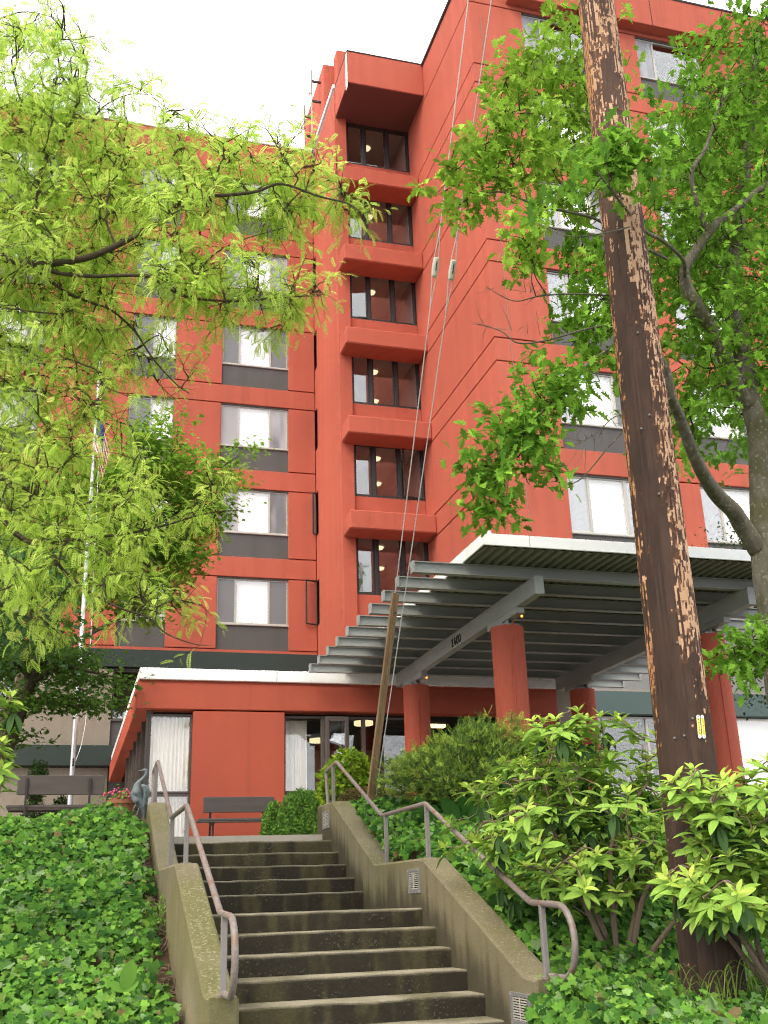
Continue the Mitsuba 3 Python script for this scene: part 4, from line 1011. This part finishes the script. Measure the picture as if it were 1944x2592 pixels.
def clump_leaves(c, base, k, rng, spread, droop, along=.12):
    """k leaf places round the end of a twig."""
    g = unit(c - base + rng.normal(size=3) * .3)
    pos = c + g * rng.uniform(-along, along, (k, 1)) + rng.normal(size=(k, 3)) * spread
    d = unit(g * .6 + rng.normal(size=(k, 3)) + np.array([0, 0, -droop]))
    n = unit(np.array([0, -.25, 1.0]) + rng.normal(size=(k, 3)) * .42)
    return pos, d, n

# honey locust, its trunk out of the frame on the left
LT_ = thing('locust_tree', 'feathery lime green locust tree whose limbs reach in from the left edge', 'tree')
rng = np.random.default_rng(71)
trunk = [((-2.35, 9.0, -.5), (-2.3, 9.0, 1.5), (-2.2, 9.05, 3.2), (-2.05, 9.05, 5.0), (-1.9, 9.0, 7.2))]
limbs = [
 ([(-2.15,9.05,3.9), (-1.15,9.00,5.51), (-0.92,8.90,5.63), (-0.67,8.80,5.55), (-0.42,8.70,5.53), (-0.14,8.60,5.57), (0.09,8.50,5.66), (0.28,8.40,5.75), (0.46,8.30,5.84), (0.56,8.20,5.91), (0.65,8.20,6.03), (0.82,8.10,6.03), (1.06,8.00,6.02), (1.27,7.90,6.02), (1.50,7.90,6.14), (1.82,7.80,5.99), (2.08,7.80,5.96), (2.21,7.80,5.88)], .040, .005),
 ([(0.65,8.20,6.03), (0.80,8.30,6.30), (0.96,8.30,6.49), (1.09,8.30,6.64), (1.21,8.40,6.93), (1.26,8.40,7.08)], .014, .004),
 ([(-0.67,8.80,5.55), (-0.38,8.70,5.43), (-0.09,8.60,5.38), (0.15,8.50,5.36), (0.39,8.40,5.32), (0.54,8.30,5.17), (0.71,8.30,5.10), (0.90,8.20,5.03), (1.19,8.20,5.06), (1.48,8.20,5.13), (1.71,8.10,5.12), (1.90,8.10,5.15)], .020, .004),
 ([(-0.60,8.80,5.51), (-0.33,8.90,5.37), (-0.08,9.00,5.34), (0.09,9.00,5.29), (0.32,9.10,5.15), (0.50,9.10,4.88), (0.73,9.20,4.69), (0.86,9.20,4.60)], .016, .004),
 ([(-2.05,9.05,5.2), (-1.19,9.20,6.24), (-0.87,9.20,6.37), (-0.68,9.10,6.42), (-0.65,9.10,6.63), (-0.63,9.10,6.91), (-0.53,9.00,7.07), (-0.42,9.00,7.32), (-0.37,9.00,7.61), (-0.38,9.00,8.02)], .030, .006),
 ([(-0.53,9.00,7.07), (-0.28,8.80,7.13), (-0.10,8.70,7.36), (0.13,8.70,7.55), (0.35,8.70,7.59)], .012, .003),
 ([(-2.05,9.05,5.6), (-1.28,9.40,7.47), (-1.11,9.40,7.58), (-0.96,9.30,7.45), (-0.75,9.20,7.25)], .018, .005),
 ([(-1.95,9.0,6.6), (-1.45,9.20,8.49), (-1.20,9.20,8.67), (-0.93,9.10,8.73), (-0.56,9.10,8.70)], .014, .003),
 ([(-2.2,9.05,2.6), (-1.13,9.60,4.92), (-0.90,9.60,5.11), (-0.78,9.60,5.13), (-0.63,9.60,5.09), (-0.44,9.60,4.92), (-0.26,9.60,4.76), (-0.12,9.60,4.60), (0.03,9.60,4.45), (0.26,9.60,4.34)], .022, .004),
 ([(-2.25,9.0,2.0), (-1.01,9.40,3.77), (-0.77,9.40,3.68), (-0.57,9.40,3.61), (-0.36,9.30,3.48), (-0.15,9.30,3.43), (0.10,9.30,3.51), (0.32,9.30,3.70), (0.56,9.30,3.76)], .024, .004),
 ([(-2.25,9.0,1.5), (-0.96,9.20,3.34), (-0.72,9.20,3.24), (-0.60,9.20,3.12), (-0.48,9.20,3.04), (-0.32,9.20,3.05), (-0.07,9.20,3.08), (0.12,9.20,3.12), (0.30,9.20,3.15), (0.56,9.20,3.22), (0.78,9.20,3.30), (0.98,9.20,3.38), (1.17,9.20,3.43), (1.39,9.20,3.46)], .026, .004),
 ([(-0.60,9.20,3.12), (-0.41,9.00,2.94), (-0.25,9.00,2.83), (-0.11,8.90,2.66), (0.09,8.90,2.51), (0.32,8.80,2.37), (0.55,8.80,2.30), (0.70,8.80,2.17), (0.92,8.80,2.09), (1.07,8.80,2.08)], .018, .003),
 ([(0.09,8.50,5.66), (-0.01,8.60,6.02), (0.01,8.60,6.38), (0.08,8.70,6.79)], .010, .003),
 ([(0.56,8.20,5.91), (0.59,8.30,6.26), (0.65,8.40,6.72), (0.68,8.40,6.94)], .009, .003),
 ([(0.71,8.30,5.10), (0.90,8.30,5.51), (1.18,8.20,5.69), (1.58,8.10,5.83)], .009, .003),
]
ms, ls = limb_mesh([(trunk[0], .17, .10)]); part(LT_, 'trunk', ms[0], 'locust_bark', True)
ms2, ls2 = limb_mesh(limbs)
for m in ms2: part(LT_, 'branch', m, 'locust_bark', True)
zones = [
 ([(-1.39,9.10,8.00), (-0.87,9.10,8.00), (-0.62,9.10,8.32), (-0.38,9.10,8.44), (-0.27,9.10,8.13), (-0.21,9.10,7.58), (0.06,9.10,7.53), (0.25,9.10,7.36), (0.40,9.10,7.10), (0.47,9.10,6.67), (0.44,9.10,6.18), (0.12,9.10,5.60), (-0.29,9.10,5.40), (-1.13,9.10,5.28)], 579, .40),
 ([(0.36,8.30,6.76), (0.65,8.30,6.88), (0.96,8.30,6.70), (1.26,8.30,7.05), (1.35,8.30,6.77), (1.67,8.30,6.81), (1.94,8.30,6.56), (2.17,8.30,6.41), (2.37,8.30,6.34), (2.39,8.30,6.16), (2.25,8.30,6.08), (2.05,8.30,6.23), (1.80,8.30,6.24), (1.71,8.30,5.86), (1.54,8.30,5.91), (1.36,8.30,6.11), (1.10,8.30,5.94), (0.81,8.30,5.70), (0.61,8.30,5.47), (0.41,8.30,5.44)], 204, .25),
 ([(0.41,8.30,5.44), (0.77,8.30,5.64), (1.03,8.30,5.48), (1.37,8.30,5.39), (1.71,8.30,5.36), (1.97,8.30,5.33), (1.99,8.30,5.23), (1.88,8.30,5.14), (1.71,8.30,4.95), (1.54,8.30,5.00), (1.29,8.30,5.01), (0.92,8.30,4.97), (0.63,8.30,5.00), (0.43,8.30,5.06)], 103, .22),
 ([(-1.18,9.40,5.50), (-0.30,9.40,5.62), (0.09,9.40,5.68), (0.36,9.40,5.51), (0.64,9.40,5.23), (0.90,9.40,4.75), (0.82,9.40,4.70), (0.56,9.40,4.92), (0.34,9.40,5.04), (0.13,9.40,4.82), (0.37,9.40,4.40), (0.43,9.40,4.12), (0.10,9.40,3.86), (-0.38,9.40,3.82), (-1.01,9.40,3.77)], 302, .38),
 ([(-0.99,9.20,3.73), (0.02,9.20,3.86), (0.55,9.20,3.82), (0.60,9.20,3.59), (1.02,9.20,3.56), (1.39,9.20,3.54), (1.47,9.20,3.45), (1.20,9.20,3.34), (0.99,9.20,3.28), (0.58,9.20,3.15), (0.39,9.20,3.00), (0.60,9.20,2.76), (0.89,9.20,2.56), (0.91,9.20,2.35), (1.14,9.20,2.19), (1.06,9.20,2.15), (0.82,9.20,2.28), (0.49,9.20,2.38), (0.14,9.20,2.40), (-0.03,9.20,2.11), (-0.40,9.20,2.14), (-0.86,9.20,2.36)], 191, .35),
 ([(-1.47,9.20,8.73), (-0.95,9.20,8.92), (-0.53,9.20,8.90), (-0.60,9.20,8.60), (-0.91,9.20,8.44), (-1.43,9.20,8.26)], 31, .2),
 ([(0.02,8.70,7.55), (0.39,8.70,7.72), (0.43,8.70,7.47), (0.05,8.70,7.42)], 4, .12),
]
C_all = np.vstack([sample_poly(z, n, d, rng) for z, n, d in zones])
gap = np.array((0.12,9.40,4.02)); C_all = C_all[((C_all[:, 0] - gap[0]) / .12) ** 2 + ((C_all[:, 2] - gap[2]) / .42) ** 2 > 1]     # the flag shows through here
tw, tp = twigs_to(ls2, C_all, rng, .03, .0085)
pos, dd, nn, cl = [], [], [], []
for c, p in zip(C_all, tp):
    # side shoots off the twig, each with a row of leaves
    L = np.linalg.norm(p[-1] - p[0])
    for s in range(3):
        b = p[rng.integers(len(p) // 2, len(p))]; d = unit((p[-1] - p[0]) / (L + 1e-6) * .7 + rng.normal(size=3) * .75 + [0, 0, -.12]); ln = rng.uniform(.12, .34)
        e = b + d * ln; tw.append(tube([b, (b + e) / 2 + [0, 0, .012], e], [.0032, .0026, .0014], 4, False))
        for t in np.linspace(.15, 1, 6):
            sd = unit(np.cross(d, rng.normal(size=3)))
            pos.append(b + d * ln * t); dd.append(unit(sd + d * .75 + [0, 0, -.20])); nn.append(unit(np.array([0, -.25, 1]) + rng.normal(size=3) * .45))
            cl.append(rng.random())
part(LT_, 'twigs', cat(tw), 'locust_bark', True, kind='stuff')
pos, dd, nn, cl = np.array(pos), np.array(dd), np.array(nn), np.array(cl)[:, None]
sz = rng.uniform(.075, .132, len(pos)); M = frames(dd, nn)
leafmat('locust_leaf', .55, 0, 1.0, {'type': 'rgb', 'value': [.57, .76, .15]})
rest = leaf_parts(LT_, 'leaf', PINN, pos, M, sz, ['locust_leaf'], 280)
col = np.array([.41, .62, .090]) * (1 - cl) + np.array([.72, .88, .22]) * cl
mesh, C = scatter(PINN, pos[rest], M[rest], sz[rest], col[rest], .12, rng)
part(LT_, 'foliage', mesh, 'leaf_soft', False, color=C, kind='stuff')

# red oak on the right, its trunk at the edge of the frame
OT = thing('oak_tree', 'oak tree with lobed leaves and a mossy grey trunk at the right edge', 'tree')
rng = np.random.default_rng(81)
trunkp = [(7.2, 9.2, -.6), (6.81,9.10,1.57), (6.77,9.00,2.53), (6.77,9.00,3.12), (6.88,9.00,4.00), (6.97,9.00,4.67), (6.94,9.00,5.01), (6.97,9.05,5.75), (6.97,9.10,6.10), (7.04,9.20,6.51), (7.34,9.30,7.40), (7.72,9.40,8.50), (8.07,9.40,9.89), (8.38,9.40,11.06)]
limbs = [
 ([(6.97,9.00,4.93), (6.81,8.95,5.06), (6.68,8.90,5.25), (6.53,8.80,5.46), (6.36,8.70,5.70), (6.18,8.60,5.87), (6.07,8.60,6.10), (6.05,8.60,6.26)], .085, .066),
 ([(6.05,8.60,6.26), (6.07,8.55,6.40), (6.44,8.50,6.90), (6.71,8.50,7.13), (6.96,8.50,7.36), (7.32,8.50,7.68)], .060, .035),
 ([(6.36,8.50,6.80), (6.20,8.40,7.16), (6.21,8.40,7.53), (6.44,8.40,7.89), (6.68,8.40,8.45), (6.94,8.40,9.08)], .036, .012),
 ([(6.68,8.40,8.45), (6.99,8.40,8.86), (7.34,8.40,9.03)], .012, .006),
 ([(6.05,8.60,6.26), (5.78,8.20,6.19), (5.16,7.60,5.92), (4.60,7.00,5.52), (4.01,6.30,5.12), (3.63,5.90,4.98), (3.47,5.80,5.05)], .026, .007),
 ([(4.00,6.30,4.99), (3.62,6.10,4.73), (3.40,6.20,4.74), (3.34,6.60,5.13)], .007, .003),
 ([(6.73,9.00,3.32), (6.49,8.90,3.57), (6.35,8.80,3.66), (6.13,8.70,3.76), (5.88,8.50,3.85), (5.64,8.30,4.02), (5.42,8.10,4.27), (5.22,7.90,4.39), (5.14,7.80,4.62), (4.92,7.70,4.83), (4.59,7.60,4.93)], .10, .022),
 ([(4.92,7.70,4.83), (4.57,7.60,4.71), (4.26,7.50,4.50), (4.01,7.40,4.27), (3.85,7.40,4.09), (3.68,7.40,3.91), (3.57,7.40,3.77), (3.46,7.40,3.60), (3.35,7.40,3.42), (3.28,7.40,3.23), (3.24,7.40,3.04)], .016, .003),
 ([(3.57,7.40,3.77), (3.37,7.35,3.54), (3.17,7.30,3.40), (3.04,7.30,3.29)], .006, .003),
 ([(5.22,7.90,4.39), (4.60,7.50,3.94), (4.18,7.30,3.55), (3.79,7.20,3.15), (3.55,7.20,3.13)], .010, .003),
 ([(4.60,7.50,3.94), (4.26,7.30,3.82), (4.01,7.20,3.60), (3.79,7.20,3.47), (3.66,7.20,3.48)], .006, .002),
 ([(4.59,7.60,4.93), (4.20,7.50,4.77), (3.73,7.40,4.54), (3.46,7.40,4.48), (3.30,7.40,4.58), (3.09,7.40,4.62)], .012, .003),
 ([(4.69,7.70,5.29), (4.20,7.60,5.19), (3.77,7.50,5.05), (3.50,7.50,4.96), (3.20,7.40,5.00)], .010, .003),
 ([(5.66,8.30,6.24), (5.05,8.10,6.29), (4.72,8.00,6.36), (4.41,7.90,6.32), (4.02,7.80,6.26), (3.87,7.80,6.29), (3.55,7.70,6.27), (3.31,7.70,6.20), (3.11,7.70,6.27)], .020, .004),
 ([(3.87,7.80,6.29), (3.84,7.80,6.58), (3.87,7.80,6.86), (3.83,7.80,7.08), (3.72,7.80,7.39)], .007, .003),
 ([(5.57,8.50,6.82), (5.34,8.40,7.61), (5.06,8.30,8.10), (4.77,8.20,8.45), (4.78,8.20,9.03)], .022, .005),
 ([(5.06,8.30,8.10), (4.68,8.20,8.12), (4.44,8.20,8.44), (4.30,8.20,8.60)], .010, .003),
 ([(5.34,8.40,7.61), (4.88,8.30,7.93), (4.57,8.30,8.18), (4.55,8.30,8.49)], .010, .003),
 ([(6.90,9.00,2.73), (6.40,8.60,2.41), (5.83,8.20,2.14), (5.54,8.00,2.02), (5.40,8.00,1.99)], .010, .003),
]
ms, ls = limb_mesh([(trunkp, .165, .05)]); part(OT, 'trunk', ms[0], 'oak_bark', True)
ms2, ls2 = limb_mesh(limbs)
for m in ms2: part(OT, 'branch', m, 'oak_bark', True)
zones = [
 ([(6.71,9.00,9.97), (7.02,9.00,10.31), (7.47,9.00,10.57), (8.22,9.00,10.95), (8.68,9.00,11.06), (7.39,9.00,4.36), (7.07,9.00,4.89), (6.59,9.00,5.12), (6.32,9.00,4.48), (6.07,9.00,3.94), (6.02,9.00,4.35), (5.87,9.00,4.88), (5.98,9.00,6.50), (5.95,9.00,8.07), (6.10,9.00,8.77), (6.44,9.00,8.98), (6.73,9.00,9.25)], 580, .55, 0),
 ([(7.85,11.20,10.54), (10.00,11.20,12.32), (10.73,11.20,12.49), (9.37,11.20,5.58), (8.17,11.20,5.34), (7.58,11.20,6.51)], 394, .7, 2),
 ([(4.18,8.20,8.51), (4.38,8.20,8.94), (4.75,8.20,9.29), (5.15,8.20,9.36), (5.25,8.20,8.69), (5.21,8.20,7.86), (5.09,8.20,6.88), (4.84,8.20,6.55), (4.52,8.20,6.50), (4.29,8.20,6.74), (4.23,8.20,7.24), (4.04,8.20,7.44), (3.74,8.20,7.62), (3.74,8.20,7.92), (3.89,8.20,8.25)], 171, .30, 1),
 ([(2.88,7.70,6.36), (3.10,7.70,6.50), (3.40,7.70,6.85), (3.62,7.70,7.23), (3.94,7.70,7.04), (4.07,7.70,6.76), (3.85,7.70,6.45), (3.45,7.70,6.22), (3.17,7.70,6.12), (3.08,7.70,5.91), (2.94,7.70,6.21)], 68, .16, 1),
 ([(3.40,7.40,5.58), (3.61,7.40,5.68), (3.80,7.40,5.59), (3.73,7.40,5.34), (3.57,7.40,5.29)], 15, .10, 1),
 ([(3.39,7.40,3.84), (3.48,7.40,4.20), (3.75,7.40,4.34), (3.96,7.40,4.27), (3.99,7.40,4.14), (3.86,7.40,3.84), (3.65,7.40,3.67), (3.56,7.40,3.58), (3.38,7.40,3.67)], 33, .14, 0),
 ([(3.13,7.40,3.73), (3.28,7.40,3.81), (3.45,7.40,3.76), (3.56,7.40,3.58), (3.60,7.40,3.33), (3.67,7.40,3.22), (3.60,7.40,3.15), (3.46,7.40,3.22), (3.34,7.40,3.44), (3.16,7.40,3.52)], 28, .12, 0),
 ([(2.91,7.30,3.29), (3.09,7.30,3.33), (3.12,7.30,3.17), (3.17,7.30,2.90), (3.12,7.30,2.80), (3.04,7.30,2.89), (2.97,7.30,3.12)], 21, .10, 0),
 ([(4.41,8.00,6.28), (4.79,8.00,6.51), (4.92,8.00,5.93), (4.88,8.00,5.19), (4.82,8.00,4.68), (4.70,8.00,4.47), (4.40,8.00,4.56), (4.24,8.00,4.91), (4.42,8.00,5.44), (4.41,8.00,5.85)], 68, .28, 0),
 ([(3.16,5.90,4.84), (3.48,5.90,4.85), (3.60,5.90,5.45), (3.73,5.90,5.52), (3.97,5.90,5.50), (3.99,5.90,5.35), (3.85,5.90,5.21), (3.61,5.90,5.15), (3.51,5.90,4.92)], 33, .10, 0),
 ([(5.46,8.10,1.98), (5.66,8.10,2.19), (6.03,8.10,2.29), (6.23,8.10,2.30), (6.15,8.10,1.85), (5.67,8.10,1.86)], 30, .15, 0),
]
C_all, tone = [], []
for z, n, d, tn in zones:
    C_all.append(sample_poly(z, n, d, rng)); tone += [tn] * n
C_all = np.vstack(C_all); tone = np.array(tone)
tw, tp = twigs_to(ls2 + ls, C_all, rng, .0, .007)
part(OT, 'twigs', cat(tw), 'twig_bark', True, kind='stuff')
pos, dd, nn, cl, tt = [], [], [], [], []
for c, p, tn in zip(C_all, tp, tone):
    for s in range(2 if tn != 2 else 3):
        q = c + rng.normal(size=3) * .10; k = int(rng.integers(6, 10))
        a, d, n = clump_leaves(q, p[0], k, rng, .035, .45)
        pos.append(a); dd.append(d); nn.append(n); tt += [tn] * k; cl.append(np.full(k, rng.random()) * .6 + rng.random(k) * .4)
pos, dd, nn, tt, cl = np.vstack(pos), np.vstack(dd), np.vstack(nn), np.array(tt), np.concatenate(cl)[:, None]
sz = rng.uniform(.075, .135, len(pos)); M = frames(dd, nn)
leafmat('oak_leaf', .42, 1, .8, {'type': 'rgb', 'value': [.20, .39, .05]})
leafmat('oak_leaf_dark', .42, 1, .7, {'type': 'rgb', 'value': [.12, .27, .04]})
near = (pos[:, 1] < 8.6)
order = np.argsort(np.linalg.norm(pos, axis=1) / sz); pick = order[:280]
plys = [mikit.ply(OAK, m, smooth=True) for m in ('oak_leaf', 'oak_leaf_dark')]
for i in pick: scene[key_of(OT + '__leaf')] = {**plys[int(rng.random() < .45)], 'to_world': tmat(M[i], sz[i], pos[i])}
rest = np.ones(len(pos), bool); rest[pick] = False
base = np.array([(.20, .40, .047), (.31, .51, .065), (.18, .37, .055)])[tt]
col = base * (.45 + .9 * cl)
mesh, C = scatter(OAK, pos[rest], M[rest], sz[rest], col[rest], .12, rng)
part(OT, 'foliage', mesh, 'leaf_gloss', False, color=C, kind='stuff')
# bare dead twigs that hang on the left side of the oak
dead = []
for a, b, k in (((3.55,7.20,3.13), (4.05,7.20,3.60), 10), ((3.09,7.40,4.62), (3.82,7.40,4.57), 12), ((3.20,7.40,5.00), (3.91,7.50,5.07), 12), ((3.79,7.20,3.47), (4.54,7.40,3.89), 14)):
    a, b = np.array(a), np.array(b)
    for _ in range(k):
        s = a + (b - a) * rng.random(); d = unit((a - b) * .6 / np.linalg.norm(a - b) + rng.normal(size=3) * .75); L = rng.uniform(.08, .30)
        dead.append(tube([s, s + d * L * .5 + rng.normal(size=3) * .01, s + d * L + [0, 0, rng.normal() * .03]], [.0032, .0024, .0012], 4, False))
part(OT, 'dead_twigs', cat(dead), 'rhodo_stem', True, kind='stuff')

def bg_tree(name, lab, limbs, zones, tmpl, size, cols, seed, per, m='leaf_soft', flat=.35):
    rng = np.random.default_rng(seed); k = thing(name, lab, 'tree')
    ms, ls = limb_mesh(limbs); part(k, 'trunk', ms[0], 'locust_bark', True)
    for q in ms[1:]: part(k, 'branch', q, 'locust_bark', True)
    C_all = np.vstack([sample_poly(z, n, d, rng) for z, n, d in zones]); tw, tp = twigs_to(ls, C_all, rng, .0, .012)
    part(k, 'twigs', cat(tw), 'locust_bark', True, kind='stuff')
    pos = np.repeat(C_all, per, 0) + rng.normal(size=(len(C_all) * per, 3)) * np.array([.26, .26, .26 * flat])
    n = len(pos); nr = unit(np.array([0, -.35, 1]) + rng.normal(size=(n, 3)) * .40); ax = unit(np.cross(nr, rng.normal(size=(n, 3))) + [0, 0, -.25])
    cc = np.repeat(rng.random(len(C_all)), per)[:, None] * .6 + rng.random((n, 1)) * .4
    col = np.array(cols[0]) * (1 - cc) + np.array(cols[1]) * cc
    mesh, C = scatter(tmpl, pos, frames(ax, nr), rng.uniform(*size, n), col, .12, rng)
    part(k, 'foliage', mesh, m, False, color=C, kind='stuff'); return k
bg_tree('maple_tree', 'green layered maple tree behind the flagpole, in front of the left wing', [([(-1.6, 21.5, .8), (-1.3, 21.6, 2.8), (-.9, 21.8, 4.6), (-.4, 22, 6.4), (.1, 22, 8.2), (.3, 22, 9.4)], .20, .04),
    ([(-.9, 21.8, 4.6), (.2, 21.8, 5.3), (1.2, 21.8, 5.9)], .07, .02), ([(-.4, 22, 6.4), (.8, 22, 7.4), (2.0, 22, 8.2), (2.6, 22, 8.5)], .07, .02), ([(-.9, 21.8, 4.6), (-1.6, 21.8, 6.4), (-1.6, 21.8, 8)], .07, .02)],
    [([(0.31,22.00,9.58), (1.29,22.00,9.73), (2.02,22.00,9.29), (2.53,22.00,9.11), (3.20,22.00,9.19), (3.15,22.00,8.72), (2.75,22.00,8.42), (2.47,22.00,7.70), (2.10,22.00,6.73), (1.55,22.00,5.99), (0.89,22.00,5.87), (0.17,22.00,7.03), (-0.02,22.00,8.58)], 300, .9),
     ([(-2.41,22.50,8.91), (0.05,22.50,9.33), (0.52,22.50,6.19), (-0.48,22.50,5.84), (-2.18,22.50,6.56)], 170, .8)], MAPLE, (.08, .135), ((.10, .23, .030), (.31, .50, .06)), 91, 62)
bg_tree('japanese_maple', 'spreading japanese maple, its leaves coloured dark as if shaded, with a black trunk at the left, before the beige wall', [([(-1.35, 17, .8), (-0.96,17.00,2.20), (-0.88,17.00,2.50), (-0.76,17.00,2.88), (-0.62,17.00,3.35), (-0.46,17.00,3.82), (-0.42,17.00,4.26)], .13, .05),
    ([(-0.62,17.00,3.35), (-0.24,16.80,3.56), (0.17,16.60,3.46), (0.66,16.50,3.35)], .04, .01), ([(-0.73,17.00,2.95), (-0.34,16.80,3.14), (0.14,16.60,2.97)], .04, .01), ([(-0.62,17.00,3.35), (-0.92,17.00,3.66), (-1.28,17.00,3.94)], .04, .01)],
    [([(-1.58,17.00,4.25), (-0.49,17.00,4.26), (0.02,17.00,3.91), (0.35,17.00,3.62), (0.85,17.00,3.50), (0.54,17.00,3.37), (0.13,17.00,3.27), (-0.29,17.00,3.39), (-0.71,17.00,3.52), (-1.49,17.00,3.36)], 72, .7),
     ([(-0.41,16.80,3.17), (0.20,16.80,3.15), (0.50,16.80,2.95), (0.08,16.80,2.86), (-0.26,16.80,2.96), (-0.52,16.80,2.89)], 18, .3),
     ([(-1.49,17.00,3.29), (-0.88,17.00,3.16), (-0.64,17.00,2.68), (-0.47,17.00,2.55), (-0.82,17.00,2.47), (-1.38,17.00,2.19)], 20, .4)], MAPLE, (.06, .095), ((.035, .080, .018), (.11, .21, .035)), 92, 58, flat=.22)  # leaf colours darkened to stand for the shaded underside of the crown
bg_tree('hazel_tree', 'bluish green broad leaved tree at the far left edge', [([(-1.6, 14.5, .8), (-1.5, 14.5, 2.5), (-1.3, 14.5, 4.2), (-1.0, 14.5, 5.6)], .09, .03), ([(-1.4, 14.5, 3.2), (-.9, 14.5, 4.1), (-.4, 14.5, 4.6)], .03, .01)],
    [([(-1.56,14.50,4.67), (-0.87,14.50,4.78), (-0.49,14.50,4.57), (-0.31,14.50,4.15), (-0.40,14.50,3.70), (-0.63,14.50,3.34), (-1.42,14.50,3.16)], 62, .5)], IVY, (.055, .10), ((.040, .115, .040), (.10, .21, .075)), 93, 40, flat=.8)
bg_tree('conifer_tree', 'small dark conifer beside the right end of the canopy', [([(10.35, 14, .8), (10.3, 14, 3), (10.2, 14, 5.9)], .10, .03)],
    [([(9.45,14.00,5.14), (9.85,14.00,5.51), (10.27,14.00,5.46), (10.70,14.00,5.49), (11.17,14.00,5.12), (10.84,14.00,3.42), (9.71,14.00,4.65)], 40, .4), ([(9.47,13.60,3.29), (10.06,13.60,3.45), (9.96,13.60,2.89), (9.63,13.60,2.60)], 9, .2)], OVAL, (.05, .09), ((.022, .052, .018), (.055, .105, .03)), 94, 46, flat=.5)
